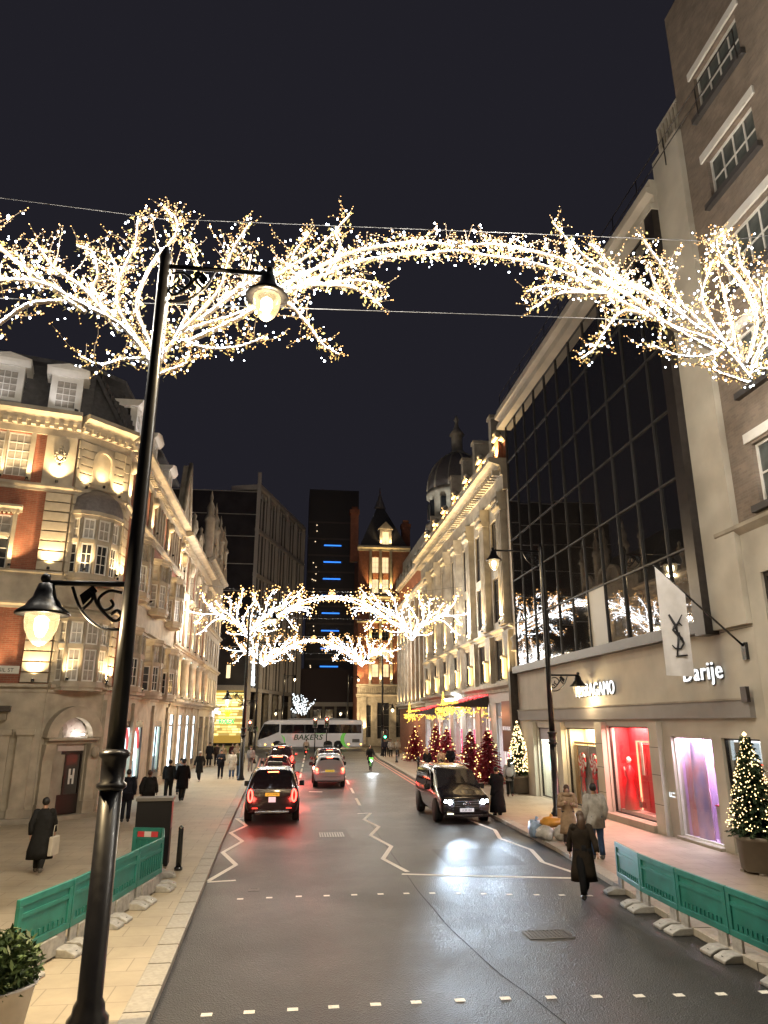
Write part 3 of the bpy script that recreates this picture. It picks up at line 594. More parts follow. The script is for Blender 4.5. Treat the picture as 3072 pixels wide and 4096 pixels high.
FG.B('plinth',M_STONE_D,(lx(28.0),lx(23.55),-.3,-.003,.1,.34),(lx(22.5),lx(20.1),-.14,-.003,.1,.2)); [FG.B('shop_pier',M_STONE_C,(lx(p),lx(q),-.2,-.003,.1,3.55)) for p,q in ((27.95,27.3),(23.55,22.95),(32.2,31.65),(36.6,35.5))]
M_JOINT = mat('stone_joint',(.12,.11,.1),.8)
for z in (1.0,1.9,2.75): FG.B('stone_joint',M_JOINT,(lx(38.1),lx(36.65),-.006,-.002,z,z+.02),(lx(27.95),lx(27.3),-.206,-.2,z,z+.02),(lx(23.55),lx(22.95),-.206,-.2,z,z+.02))
FG.B('downpipe',M_BRONZE,(-.38,-.02,-.4,.1,.1,6.2))
M_REDD = mat('red_lacquer',(.55,.012,.018),.35); M_REDL = mat('red_display_wall',(.5,.01,.015),.5)
for (a,b,c,d),nm in zip(shop,('candy','red','pink','door','teal')):
    m = {'candy':mat('warm_shop_wall',(.52,.42,.28),.6),'red':M_REDL,'pink':mat('lilac_wall',(.55,.38,.6),.4),'door':mat('dim_hall',(.2,.16,.12),.7),'teal':mat('white_shop_wall',(.6,.58,.5),.6)}[nm]
    dp = .85 if nm != 'door' else 2.0
    FG.build(MB().box(a,b,dp,dp+.05,c-.05,d+.1).box(a-.06,a-.01,.3,dp,c-.05,d+.1).box(b+.01,b+.06,.3,dp,c-.05,d+.1).box(a,b,.3,dp,d+.02,d+.08).box(a,b,.3,dp,c-.1,c-.03),'shop_interior_'+nm if False else 'shop_interior',m)
    g = FG.B('shop_window_frame',M_BRONZE if nm!='pink' else M_WHITE,(a,a+.05,.1,.18,c,d),(b-.05,b,.1,.18,c,d),(a+.05,b-.05,.1,.18,d-.05,d),(a+.05,b-.05,.1,.18,c,c+.05))
    put('pane',MB().box(a+.05,b-.05,.13,.14,c+.05,d-.05).mesh('pane',M_CLEAR),g)
def arealamp(x,y,z,e,col,w,dep):
    p = G.location+FG.at((x,y,z)); area(p,(p.x,p.y,p.z-1),e,col,dep,w)
# red window
a,b,c,d = shop[1]; arealamp((a+b)/2,.5,d-.02,150,(1,.5,.45),3.2,.5)
FG.B('display_floor',mat('pale_display_floor',(.55,.4,.36),.4),(a+.05,b-.05,.3,.8,c-.02,c+.12))
FG.B('display_door',M_REDD,(a+1.35,a+2.55,.55,.67,c+.2,c+2.45),bevel=.02); FG.B('door_panel',M_REDD,(a+1.5,a+1.9,.52,.55,c+.35,c+1.2),(a+2.0,a+2.4,.52,.55,c+.35,c+1.2),(a+1.5,a+1.9,.52,.55,c+1.35,c+2.3),(a+2.0,a+2.4,.52,.55,c+1.35,c+2.3))
FG.B('neon_trim',glow('red_neon',(1,.2,.1),1.6),(a+1.28,a+1.33,.5,.55,c+.2,c+2.5),(a+2.57,a+2.62,.5,.55,c+.2,c+2.5),(a+3.0,a+3.04,.5,.54,c+.3,c+2.5),(a+1.28,a+2.62,.5,.55,c+2.5,c+2.55))
FG.build(MB().tube([(a+.75,.42,c+.15),(a+.72,.42,c+.7),(a+.75,.42,c+1.15),(a+.75,.42,c+1.45),(a+.76,.42,c+1.7)],[.28,.2,.12,.19,.05],10),'red_dress',mat('red_satin',(.6,.02,.03),.3))
FG.build(MB().ball((a+.76,.42,c+1.85),.1,8,6,sz=1.25).tube([(a+.6,.42,c+1.55),(a+.45,.38,c+1.3),(a+.5,.34,c+1.6)],.035,6),'mannequin',mat('mannequin_white',(.6,.5,.45),.4))
for x,z in ((a+1.6,c+.3),(a+.5,c+.25),(a+2.9,c+.35),(a+3.1,c+1.0),(a+3.1,c+1.6)):
    FG.build(MB().box(x-.13,x+.13,.34,.46,z,z+.2).tube([(x-.08,.4,z+.2),(x-.05,.4,z+.33),(x+.05,.4,z+.33),(x+.08,.4,z+.2)],.014,5),'handbag',mat('dark_red_leather',(.25,.01,.015),.35))
FG.B('hanging_scarf',mat('cream_silk',(.6,.5,.42),.5),(a+1.8,a+1.95,.4,.43,c+1.4,c+2.5))
# candy window
a,b,c,d = shop[0]; arealamp((a+b)/2,.5,d-.02,120,(1,.78,.46),3.0,.5)
FG.B('grey_door',mat('grey_door_panel',(.18,.17,.16),.35),(a+.55,a+1.7,.3,.36,c,c+2.4),(a+1.75,a+2.9,.3,.36,c,c+2.4)); FG.B('timber_shelf',mat('warm_timber',(.35,.19,.07),.5),(a+.1,b-.1,.3,.5,c+2.45,c+2.55),(a+.1,a+.45,.3,.5,c,c+2.4),(b-.6,b-.15,.3,.5,c,c+2.4))
M_CRED = mat('candy_red',(.6,.02,.03),.35); M_CWH = mat('candy_white',(.75,.72,.7),.35)
for xc in (a+1.12,a+2.32):
    o = MB(); zc = c+1.75
    for k in range(12):
        o.cur = k % 2; p0 = [(xc+.36*math.cos(R(t)),zc+.36*math.sin(R(t))*1.0) for t in (k*30,k*30+15,k*30+30)]; q = [(xc+.02*math.cos(R(k*30+70)),zc+.02*math.sin(R(k*30+70)))]
        mid = [(xc+.2*math.cos(R(t+35)),zc+.2*math.sin(R(t+35))) for t in (k*30+30,k*30)]
        o.prismy(p0+[mid[0]]+q+[mid[1]],.2,.26)
    FG.build(o,'lollipop_disc',[M_CRED,M_CWH]); FG.B('lollipop_stick',M_CWH,(xc-.025,xc+.025,.22,.26,c+.3,c+1.39))
    FG.build(MB().prismy([(xc,zc-.5),(xc-.2,zc-.36),(xc-.2,zc-.62)],.2,.25).prismy([(xc,zc-.5),(xc+.2,zc-.36),(xc+.2,zc-.62)],.2,.25).prismy([(xc-.05,zc-.5),(xc+.05,zc-.5),(xc+.16,zc-1.15),(xc+.06,zc-1.15)],.21,.245).prismy([(xc-.05,zc-.5),(xc+.05,zc-.5),(xc-.1,zc-1.2),(xc-.2,zc-1.15)],.205,.24),'lollipop_bow',M_CRED)
# pink jewellery window
a,b,c,d = shop[2]; arealamp((a+b)/2-.3,.4,d-.02,60,(1,.78,.95),1.6,.4); arealamp(b-.5,.5,d-.05,30,(.75,.88,1),.6,.4)
M_IRI = bpy.data.materials.new('iridescent_panel'); M_IRI.use_nodes = True; _n = M_IRI.node_tree; _b = _n.nodes['Principled BSDF']; _tc = _n.nodes.new('ShaderNodeTexCoord'); _ns = _n.nodes.new('ShaderNodeTexNoise'); _ns.inputs['Scale'].default_value = 1.6
_mp = _n.nodes.new('ShaderNodeMapping'); _mp.inputs['Scale'].default_value = (1.6,1,.45); _cr = _n.nodes.new('ShaderNodeValToRGB'); _n.links.new(_tc.outputs['Object'],_mp.inputs[0]); _n.links.new(_mp.outputs[0],_ns.inputs[0]); _n.links.new(_ns.outputs['Fac'],_cr.inputs[0]); _n.links.new(_cr.outputs[0],_b.inputs[0])
for p,cl in ((.3,(.5,.42,.8,1)),(.45,(.8,.55,.78,1)),(.55,(.85,.4,.45,1)),(.66,(.75,.72,.9,1))): (_cr.color_ramp.elements.new(p)).color = cl
_b.inputs['Roughness'].default_value = .22; _b.inputs['Metallic'].default_value = .3
FG.build(MB().tube([(a+.02,.35,c+1.5),(a+.4,.75,c+1.5),(a+.9,.6,c+1.5),(a+1.35,.9,c+1.5)],1.42,4,flat=.02) if False else MB().add([(a+.05+i*.12,.36+.12*math.sin(i*.9),zz) for i in range(12) for zz in (c,d)],[(2*i,2*i+2,2*i+3,2*i+1) for i in range(11)],True),'curved_panel',M_IRI)
FG.B('display_cabinet',mat('cream_cabinet',(.5,.45,.38),.4),(b-.85,b-.1,.4,.8,c,c+1.0)); FG.B('red_tray',mat('red_tray',(.5,.03,.03),.4),(b-.85,b-.1,.36,.8,c+1.0,c+1.03))
FG.B('display_box',mat('navy_box',(.03,.04,.12),.4),(b-.7,b-.5,.42,.6,c+1.03,c+1.3),(b-.4,b-.2,.45,.65,c+1.03,c+1.55)); FG.build(MB().tube([(b-.45+.22*math.cos(R(t)),.4,c+2.1+.22*math.sin(R(t))) for t in range(0,361,30)],.02,6),'gold_ring_display',mat('gold',(.6,.4,.1),.3,metal=1))
FG.B('lit_name_plate',glow('white_letters',(.9,.95,1),5),(lx(22.95),lx(22.6),-.03,-.005,1.25,1.31)) if False else None
# dim doorway with bricks behind
a,b,c,d = shop[3]
bm_ = shared('hallbrick',lambda: MB().box(0,.24,0,.03,0,.075).mesh('brick',mat('hall_brick',(.13,.09,.06),.85,var=.3)))
for r_ in range(26):
    for k in range(3): FG.put('brick',bm_,(b-.85+k*.27+(.13 if r_%2 else 0)-.1,1.93,c+.4+r_*.095))
FG.B('door_head_lamp',glow('hall_lamp',(.95,1,1),1.2),(a+.1,b-.1,.32,.4,d-.1,d-.02)); FG.B('white_post',M_WHITE,(a+.95,a+1.05,.5,.6,c,d-.1))
# teal entrance at the far end
a,b,c,d = shop[4]; arealamp((a+b)/2,.5,d-.03,80,(.95,.9,.75),1.6,.6); FG.B('teal_screen',glow('teal_screen',(.25,.95,.75),.9),(a+.3,a+1.3,.4,.44,c+1.2,c+1.9)); FG.B('side_panel',mat('lilac_panel',(.4,.38,.45),.5),(lx(36.4),lx(32.4),-.02,-.004,2.7,3.5) if False else (lx(35.4),lx(33.2),.12,.2,2.75,3.28))
# face-lit lettering on a dark copy that paints its shadow
M_LET = mat('lit_letters',(.6,.6,.6),.4,emit=(.95,.98,1),estr=.5); M_HALO = glow('white_halo',(.9,.96,1),.45)
M_LSHADOW = mat('letter_shadow',(.05,.05,.05),.5)
for txt,y0,z0,wd,ht in (('FERRAGAMO',29.85,4.57,3.75,.5),('Darije',21.12,4.74,2.05,.5)):
    for nm,m_,off,yy in (('sign_letter_shadows',M_LSHADOW,.03,-.05),('sign_letters',M_LET,-.004,-.1)):
        o = text(nm,txt,.7,m_,G,FG.at((lx(y0),yy,z0)),(R(90),0,FG.rz),.02,offset=off,space=1.12)
        o.scale = (wd/o.data.vertices.data.dimensions.x if False else wd/(max(v.co.x for v in o.data.vertices)-min(v.co.x for v in o.data.vertices)), ht/(max(v.co.y for v in o.data.vertices)-max(0,min(v.co.y for v in o.data.vertices))), 1)
text('sign_letters','DIOR',.17,M_HALO,G,FG.at((lx(22.93),-.02,1.25)),(R(90),0,FG.rz),.008,sx=.8) if False else FG.build(MB().box(lx(22.9),lx(22.55),-.012,-.004,1.28,1.31).box(lx(22.9),lx(22.87),-.012,-.004,1.31,1.42).box(lx(22.8),lx(22.77),-.012,-.004,1.31,1.42).box(lx(22.7),lx(22.55),-.012,-.004,1.39,1.42),'lit_plaque',M_HALO)
# curtain wall
Y0, Y1 = 19.6, 37.9; nm = 11; dx = (Y1-Y0)/nm; zs = [6.4,8.75,11.1,13.45,15.8,18.15,20.4]
FG.B('cill_band',M_BRONZE,(lx(Y1),lx(Y0)+.1,-.35,.3,6.05,6.4)); FG.B('end_frame',M_BRONZE,(lx(Y0),lx(19.05),-.42,.3,5.95,20.4))
rnd = random.Random(3)
for j in range(len(zs)-1):
    FG.B('transom',mat('grey_mullion',(.03,.028,.028),.6),(lx(Y1),lx(Y0),-.045,.04,zs[j+1]-.03,zs[j+1]+.03))
    for i in range(nm):
        h = zs[j+1]-zs[j]-.08; me = shared(('cwp',round(h,2)),lambda: MB().box(-dx/2+.03,dx/2-.03,0,.02,-h/2,h/2).mesh('glass_pane',M_CW))
        if j == 0 and i == nm-5: me = MB().box(-dx/2+.03,dx/2-.03,0,.02,-h/2,h/2).mesh('glass_pane',mat('pale_blind_pane',(.36,.35,.33),.5))
        o = FG.put('glass_pane',me,(lx(Y1)+dx*(i+.5),.0,(zs[j]+zs[j+1])/2)); o.rotation_euler = (R(rnd.uniform(-.35,.35)),0,FG.rz+R(rnd.uniform(-.35,.35)))
for i in range(nm+1): FG.B('mullion',MATS['grey_mullion'],(lx(Y1)+dx*i-.022,lx(Y1)+dx*i+.022,-.06,.0,6.1,20.4))
FG.B('inner_core',M_BRONZE,(.02,20.7,.35,10,6.1,20.3)) if False else FG.B('inner_core',M_BRONZE,(.02,20.7,.4,10,6.2,20.3),(.02,20.7,2.2,10,.1,6.2))
FG.build(MB().prismx([(.3,20.4),(-.45,20.4),(-.45,20.62),(-.3,20.66),(-.3,20.95),(-.55,21.05),(-.55,21.25),(-.4,21.3),(-.4,21.6),(.3,21.6)],-.1,19.2),'roof_cornice',M_STONE_C)
rl = MB()
for z in (22.1,22.6): rl.tube([(-.1,-.2,z),(24,-.2,z)],.02,5)
for k in range(13): rl.tube([(k*2,-.2,21.5),(k*2,-.2,22.6)],.02,5)
FG.build(rl,'roof_rail',M_BRONZE)
FG.B('stone_pier',M_STONE_C,(lx(19.04),lx(17.47),-.18,.4,6.06,22.3)); FG.B('pier_attic',M_STONE_C,(lx(19.2),lx(9),.25,1.2,22.3,24.0)); FG.B('attic_louvre',M_STONE_D,*[(lx(19.0)+k*.22,lx(19.0)+k*.22+.1,.2,.25,22.5,23.8) for k in range(9)])
FG.B('pier_base_joint',M_JOINT,(lx(19.0),lx(17.5),-.006,-.001,5.98,6.0))
# flag on its pole
fl = thing('shop_flag', (11.72,17.9,5.45), 0, 'long white flag with black interlaced monogram hanging from an angled pole', 'flag')
pole = MB().tube([(.26,0,0),(-2.12,0,2.22)],[.032,.022],8).box(.18,.27,-.09,.09,-.3,.15).build('flagpole',M_BLACK,fl)
# cloth: hangs from the pole's outer half; a sheet with slight folds
cl = MB(); P0 = Vector((-1.3,-.02,1.42)); P1 = Vector((-2.08,-.02,2.16)); NX, NZ = 8, 16
for side in (0,1):
    vs = []
    for i in range(NX+1):
        t = i/NX; top = P0.lerp(P1,t); bot = -.73-.03*(1-t)
        for j in range(NZ+1):
            s = j/NZ; z = top.z*(1-s)+bot*s; f = .035*math.sin(t*7+s*2)*(s**.5)
            vs.append((top.x+f*.3, top.y+f+.006*side, z))
    fs = [(i*(NZ+1)+j,(i+1)*(NZ+1)+j,(i+1)*(NZ+1)+j+1,i*(NZ+1)+j+1) for i in range(NX) for j in range(NZ)]
    cl.add(vs, fs if side == 0 else [f[::-1] for f in fs], True)
cloth = cl.build('flag_cloth',mat('white_flag_cloth',(.62,.60,.60),.8,var=.06),fl)
dirv = (P0-P1); dirv.z = 0; ang = math.atan2(dirv.y,dirv.x)
M_LB = mat('black_monogram',(.015,.015,.02),.6)
mid = (P0+P1)/2
def mono(pts,r): 
    u = dirv.normalized(); n = Vector((-u.y,u.x,0)); n = n if n.y < 0 else -n
    b = MB(); b.tube([Vector((mid.x,mid.y,0))+u*px+Vector((0,0,pz*1.12+.16))+n*.05 for px,pz in pts],[q*1.3 for q in r],6,flat=1); return b.build('monogram_letter',M_LB,fl)
mono([(-.17,.62),(.0,.33),(.02,.1)],[.02,.028,.014]); mono([(.2,.62),(.02,.36)],[.012,.018])
mono([(.17,.36),(.1,.42),(-.03,.38),(-.1,.26),(.0,.16),(.12,.06),(.16,-.06),(.06,-.18),(-.1,-.17),(-.17,-.1)],[.012,.018,.018,.022,.026,.026,.022,.02,.016,.012])
mono([(.06,.2),(.0,-.08),(-.06,-.34)],[.024,.024,.016]); mono([(-.1,-.36),(.06,-.34),(.22,-.33)],[.012,.018,.02])
# ================================================================ RIGHT: long store with giant pilasters
Hb = thing('pilastered_store', (12.6,55,0), 0, 'long pale stone store with giant pilasters, deep cornice and gold uplights', 'building')
FH = Fr(Hb, 12.6, 69.3, R(-90)); hx = lambda y: 69.3-y
M_ST2 = mat('grey_portland_stone',(.40,.37,.315),.8,var=.26,vscale=1.6,bump=.2)
M_GOLD = mat('gold_lit_stone',(.42,.36,.26),.8)
PY = [41.1+4.1*i for i in range(7)]
ops = [(hx(y+3.2),hx(y+.9),9.6,12.4) for y in PY]+[(hx(y+3.2),hx(y+.9),13.0,16.2) for y in PY]+[(hx(y+3.3),hx(y+.8),6.0,8.5) for y in PY]
FH.build(wall_open(MB(),0,hx(40.0),5.4,17.3,0,.4,ops),'stone_wall',M_ST2)
FH.B('inner_core',M_ST2,(0,hx(40.05),.5,14,5,20.5),(0,hx(40.05),2.5,14,0,5))
for o in ops: win(FH,o[0],.1,o[2],round(o[1]-o[0],2),round(o[3]-o[2],2),2,2,M_BRONZE,M_GLASS,split=True,fw=.08)
ledge(FH,0,hx(40.0),5.3,.5,.55,M_ST2,'shop_cornice'); ledge(FH,0,hx(40.0),8.75,.35,.3,M_ST2,'string_course')
for y in PY:
    x = hx(y)
    FH.B('pedestal',M_ST2,(x-.62,x+.62,-.3,0,5.8,8.75)); FH.B('pedestal_block',M_ST2,*[(x-.64,x+.64,-.34,-.3,5.85+k*.72,6.5+k*.72) for k in range(4)]) if False else None
    sh = MB(); sh.box(x-.5,x+.5,-.42,0,9.5,16.1); sh.box(x-.6,x+.6,-.5,0,9.1,9.5)
    for k in range(3): sh.box(x-.36+k*.28,x-.22+k*.28,-.46,-.42,9.7,15.9)
    FH.build(sh,'giant_pilaster',M_ST2)
    cp = MB(); cp.prismx([(0,16.1),(-.45,16.1),(-.62,16.9),(-.62,17.25),(0,17.25)],x-.62,x+.62)
    for k in range(5):
        for r_ in range(2): cp.ball((x-.5+k*.25,-.56-.06*r_,16.35+r_*.4),.13,6,4,sz=1.4)
    FH.build(cp,'capital',M_ST2)
    FH.B('wall_lantern',mat('lit_gold_lantern',(.4,.3,.12),.4,emit=(1,.66,.2),estr=.75),(x-.16,x+.16,-.52,-.36,6.0,7.15)); FH.B('lantern_cap',M_ST2,(x-.24,x+.24,-.6,-.3,7.15,7.3))
    FH.up(x,-.6,9.14,190,5,(1,.66,.27),ang=70,lean=.2); FH.up(x,-.72,5.85,70,3,(1,.68,.3),lean=.35)
    FH.B('attic_pier',M_BRICK,(x-.4,x+.4,-.28,0,19.4,20.9)); cap = MB(); cap.box(x-.5,x+.5,-.45,.1,20.9,21.1); cap.ball((x,-.2,21.3),.3,8,5,sz=.8); FH.build(cap,'attic_finial',M_ST2)
    FH.up(x,-.6,19.45,110,2,(1,.6,.22),lean=.4)
FH.B('attic_wall',M_BRICK,(0,hx(40.0),.0,.4,19.3,20.6)); ledge(FH,0,hx(40.0),20.5,.3,.25,M_ST2,'attic_rail')
FH.B('entablature',M_ST2,(0,hx(40.0),-.3,0,17.25,18.2)); ledge(FH,0,hx(40.0),18.55,.75,1.15,M_ST2,'cornice'); FH.B('cornice_bed',M_ST2,(0,hx(40.0),-.4,.02,18.2,18.55))
dentils(FH,.1,hx(40.1),18.22,M_ST2,.24,.3,.34,.85,'modillion')
for y in (47.5,52.5,56.5,61): FH.build(MB().box(hx(y)-.35,hx(y)+.35,1.2,2.6,20.5,25.2).box(hx(y)-.45,hx(y)+.45,1.1,2.7,25.2,25.45),'chimney',M_ST2)
# end pier beside the glass building, ground floor shopfront with white joinery
FH.B('end_pier',M_STONE_C,(hx(40.0),hx(38.6),-.1,.5,0,17.2)); FH.build(MB().lathe([(.3,0),(.34,.05),(.2,.4),(.34,.7),(.1,.9)],8,(hx(39.3),-.2,7.4)),'end_bracket',M_STONE_C); FH.up(hx(39.2),-.45,5.6,16,3,(1,.68,.3),lean=.3)
M_SHW = mat('painted_shopfront',(.42,.42,.41),.5,var=.08)
wy = [43.2,47.3,51.4,55.5,59.6,63.7,67.8]
shop_ops = [(hx(y+1.45),hx(y-1.45),.35,4.7) for y in wy if hx(y+1.45)>0]
FH.build(wall_open(MB(),0,hx(40),.1,5.35,-.05,.4,shop_ops),'painted_shopfront',M_SHW)
M_SG = mat('store_window_glow',(.4,.36,.34),.4,emit=(1,.82,.72),estr=.35)
for k,(a,b,c,d) in enumerate(shop_ops):
    fr_ = FH.B('shop_window_frame',M_SHW,(a,a+.09,.05,.15,c,d),(b-.09,b,.05,.15,c,d),(a+1.4,a+1.5,.05,.15,c,d),(a+.09,b-.09,.04,.14,d-.9,d-.8)); FH.B('shop_interior',M_SG,(a,b,.9,.95,c,d))
    put('pane',MB().quad((a,.1,c),(b,.1,c),(b,.1,d),(a,.1,d)).mesh('pane',M_CLEAR),fr_)
    for q in range(4): FH.build(MB().tube([(a+.3+q*.7,.5,c+2.7-.2*t+(.0)) for t in range(0,13)],[.05+.03*(t%2) for t in range(13)],5),'hanging_garland',[glow('crimson_garland',(.9,.08,.16),.8),glow('icicle',(.85,.95,1),5)][q%2] if k%2==0 or q%2==0 else MATS['crimson_garland'])
pn = FH.B('sign_panel',mat('maroon_panel',(.13,.045,.045),.4),(hx(43.1),hx(40.7),-.14,-.055,1.9,4.75)); text('sign_letters','FIFTH FLOOR',.3,mat('silver_letters',(.5,.48,.47),.4,emit=(1,.9,.9),estr=.2),Hb,FH.at((hx(43.0),-.15,3.1)),(R(90),0,FH.rz),.008,sx=1.05)
text('swirl_letters','S',1.3,mat('pink_swirl',(.5,.2,.2),.4,emit=(1,.45,.45),estr=.6),Hb,FH.at((hx(42.6),-.15,.7)),(R(90),0,FH.rz),.006,sx=1.2)
FH.B('projecting_lamp',glow('store_lamp',(.92,1,.97),7),(hx(55.3),hx(53.6),-1.1,-.4,5.1,5.25))
def awning(y0,y1,xout,zt,lab,near):
    t = thing('entrance_canopy',(12.5,(y0+y1)/2,0),0,lab,'canopy','festive entrance canopies of the store'); f = Fr(t,12.5,y1,R(-90)); w = y1-y0
    f.build(MB().prismx([(-.0,zt+.55),(-xout,zt),(-xout,zt-.12),(0,zt-.12)],0,w),'canopy_frame',M_BRONZE)
    rr = random.Random(int(y0)); rd = MB(); gd = MB(); lf = MB()
    for k in range(420 if near else 260):
        u,v = rr.random()*w, rr.random(); z = zt+.55*(1-v)+.06; (rd if v < .8 else gd).octa((u,-xout*v,z+rr.random()*.1),.045)
    for k in range(260 if near else 160):
        e = rr.random(); u = rr.random()*w if e<.55 else rr.choice((0,w)); y = -xout if e<.55 else -xout*rr.random(); gd.octa((u+rr.uniform(-.1,.1),y+rr.uniform(-.12,.05),zt-.1-abs(rr.gauss(0,.28))),.05)
    for k in range(60):
        a = rr.random()*.9; gd.octa((w*.5+rr.uniform(-1,1)*(.9-a),-xout-.05,zt+a),.05)
    for k in range(300):
        u,v = rr.random()*w, rr.random(); z = zt+.55*(1-v)+.03; p=Vector((u,-xout*v,z)); d1=Vector((rr.uniform(-1,1),rr.uniform(-1,1),rr.uniform(-.2,.6)))*.14; d2=Vector((rr.uniform(-1,1),rr.uniform(-1,1),rr.uniform(-.2,.6)))*.14; lf.add([p-d1,p+d2,p+d1],[(0,1,2)])
    tag(f.build(rd,'red_lights',glow('red_fairy_light',(1,.05,.05),1.3)),kind='stuff'); tag(f.build(gd,'gold_lights',glow('gold_fairy_light',(1,.55,.06),1.1)),kind='stuff'); tag(f.build(lf,'garland_leaves',mat('dark_red_garland',(.16,.015,.02),.6)),kind='stuff')
    f.B('fascia_board',M_WHITE,(w-.6,w-.02,-.35,-.1,zt-.75,zt-.2)); 
    point((t.location.x-xout*.6,(y0+y1)/2,zt-.5),40,(1,.35,.2),.3)
awning(46.2,51.2,2.4,4.6,'near store canopy heaped with red and gold fairy lights',True); awning(60.5,66,2.4,4.3,'far store canopy with red lights and white icicle strands below',False)

# ================================================================ beyond the store: domed block
Db = thing('domed_block',(13.2,80,0),0,'grey domed block with gold lit attics beyond the pilastered store','building')
FD = Fr(Db,13.4,92,R(-90))
FD.build(wall_open(MB(),0,22.6,0,20,0,.4,[(1.2+k*2.7,2.8+k*2.7,a,b) for k in range(8) for a,b in ((6,8.6),(9.8,12.4),(13.4,16))]),'stone_wall',M_BRICK); FD.B('inner_core',M_ST2,(0,22.6,.5,16,0,24))
FD.B('end_wall',M_ST2,(22.6,22.8,0,14,0,24)); 
for k in range(8):
    for a,b in ((6,8.6),(9.8,12.4),(13.4,16)): win(FD,1.2+k*2.7,.2,a,1.6,b-a,1,2,M_ST2,M_CURTAIN,split=False)
for k in range(9):
    x = .35+k*2.7; FD.B('pilaster',M_ST2,(x-.35,x+.35,-.3,0,5.6,17)); FD.up(x,-.55,12.6,22,4,(1,.66,.28),lean=.25); FD.up(x,-.55,5.65,14,3,(1,.66,.28),lean=.25)
    FD.build(MB().lathe([(.3,0),(.3,.5),(.2,.7),(.28,1.0),(.05,1.5)],8,(x,-.2,20.4)),'finial',M_ST2); FD.up(x,-.9,17.5,12,3,(1,.6,.22),lean=.5)
for z,h,p in ((5.1,.5,.5),(12.6,.3,.25),(17,.6,.8),(20,.45,.5)): ledge(FD,0,22.6,z,h,p,M_ST2,'string_course')
FD.build(MB().prismx([(.2,20.4),(2.5,25),(12,25),(12,20.4)],0,22.6),'roof',M_SLATE)
dm = MB(); dm.lathe([(3.9,20),(3.9,26),(4.3,26.2),(4.2,26.8),(3.6,27),(3.6,30.2),(4.1,30.4),(4.0,31.0)],16,(9.5,6.2,0)); FD.build(dm,'drum',M_ST2)
dw = MB()
for k in range(12): a=R(k*30+15); dw.box(9.5+3.62*math.cos(a)-.3,9.5+3.62*math.cos(a)+.3,6.2+3.62*math.sin(a)-.3,6.2+3.62*math.sin(a)+.3,27.6,29.6)
FD.build(dw,'drum_window',M_GLASS)
dd = MB(); dd.lathe([(3.9*math.cos(R(t)),31+5.2*math.sin(R(t))) for t in range(0,91,9)][:-1]+[(.7,36.2)],24,(9.5,6.2,0)); FD.build(dd,'dome',M_LEAD)
rb = MB()
for k in range(12): rb.tube([(9.5+3.95*math.cos(R(t))*math.cos(R(k*30)),6.2+3.95*math.cos(R(t))*math.sin(R(k*30)),31+5.25*math.sin(R(t))) for t in range(0,86,12)],.12,5)
FD.build(rb,'dome_rib',M_ST2); FD.build(MB().lathe([(1.0,36),(1.0,36.4),(.7,36.5),(.7,38.6),(1.0,38.8),(.6,39.4),(.25,40),(.2,40.6),(.35,40.9),(.02,41.6)],10,(9.5,6.2,0)),'lantern',M_ST2)
for a in (200,260,320): 
    q = Db.location + FD.at((9.5+5*math.cos(R(a)),6.2+5*math.sin(R(a)),25.5)); spot(q,Db.location+FD.at((9.5,6.2,33)),260,(.95,.95,.85),70)

# ================================================================ far red brick tower across the junction
T = thing('red_brick_tower',(14.4,117,0),0,'tall red brick tower with gold lit window bays and a pointed slate roof','building')
FT = Fr(T,10.1,116.5,0); TW = 8.6
ops = [(2.25+k*1.7,3.45+k*1.7+.0,a,b) for k in range(2) for a,b in ((10.5,12.6),(13.4,15.2),(16.4,18.4),(20.4,22.4),(24.2,26.6),(27.6,30.4))]+[(1.2,2.3,1.2,6.2),(3.2,5.2,1.0,6.6),(6.2,7.3,1.2,6.2)]
FT.build(wall_open(MB(),0,TW,0,9.2,0,.4,[o for o in ops if o[2]<9]),'stone_base',M_STONE); FT.build(wall_open(MB(),0,TW,9.2,32.2,0,.4,[o for o in ops if o[2]>9]),'brick_wall',M_BRICK); FT.B('inner_core',M_BRICK,(0.05,TW-.05,.5,9,0,32.2))
for o in ops: win(FT,o[0],.2,o[2],round(o[1]-o[0],2),round(o[3]-o[2],2),2,3,M_STONE,M_WARMWIN if (o[2]>24 or 10<o[2]<14) else M_GLASS,split=False,fw=.08)
for z,h,p in ((7.4,.5,.4),(9.0,.4,.6),(19.2,.4,.3),(23.0,.8,.9),(31.4,.9,.5)): ledge(FT,-.2,TW+.2,z,h,p,M_STONE,'string_course')
bl = MB()
for k in range(26): bl.lathe([(.08,0),(.12,.3),(.06,.6),(.1,.9)],6,(.3+k*.32,-.3,8.0-.0))
FT.build(bl,'balustrade',M_STONE)
for x in (2.0,3.7,5.4+.05):
    FT.B('stone_pier',M_STONE,(x-.18,x+.22,-.25,0,9.4,31.4)); FT.up(x,-.5,9.6,74,4,(1,.68,.25),ang=60,lean=.3); FT.up(x,-.5,13.3+.1,39,3,(1,.68,.25),ang=60,lean=.3); FT.up(x,-.5,16.2,44,4,(1,.68,.25),ang=60,lean=.3); FT.up(x,-.5,24.4,101,5,(1,.68,.25),ang=60,lean=.3)
for x in (1.0,7.6): FT.B('corner_pilaster',M_STONE,(x-.9,x+.2 if x<2 else x+.9,-.2,0,.2,7.4)) if False else FT.B('base_pilaster',M_STONE,(x-.45,x+.45,-.25,0,.2,7.4))
FT.up(.2,-.6,9.6,39,4,(1,.5,.2),lean=.3); FT.up(8.4,-.6,9.6,39,4,(1,.5,.2),lean=.3); FT.up(1,-.7,2.2,66,4,(1,.7,.35),lean=.3); FT.up(7.6,-.7,2.2,66,4,(1,.7,.35),lean=.3)
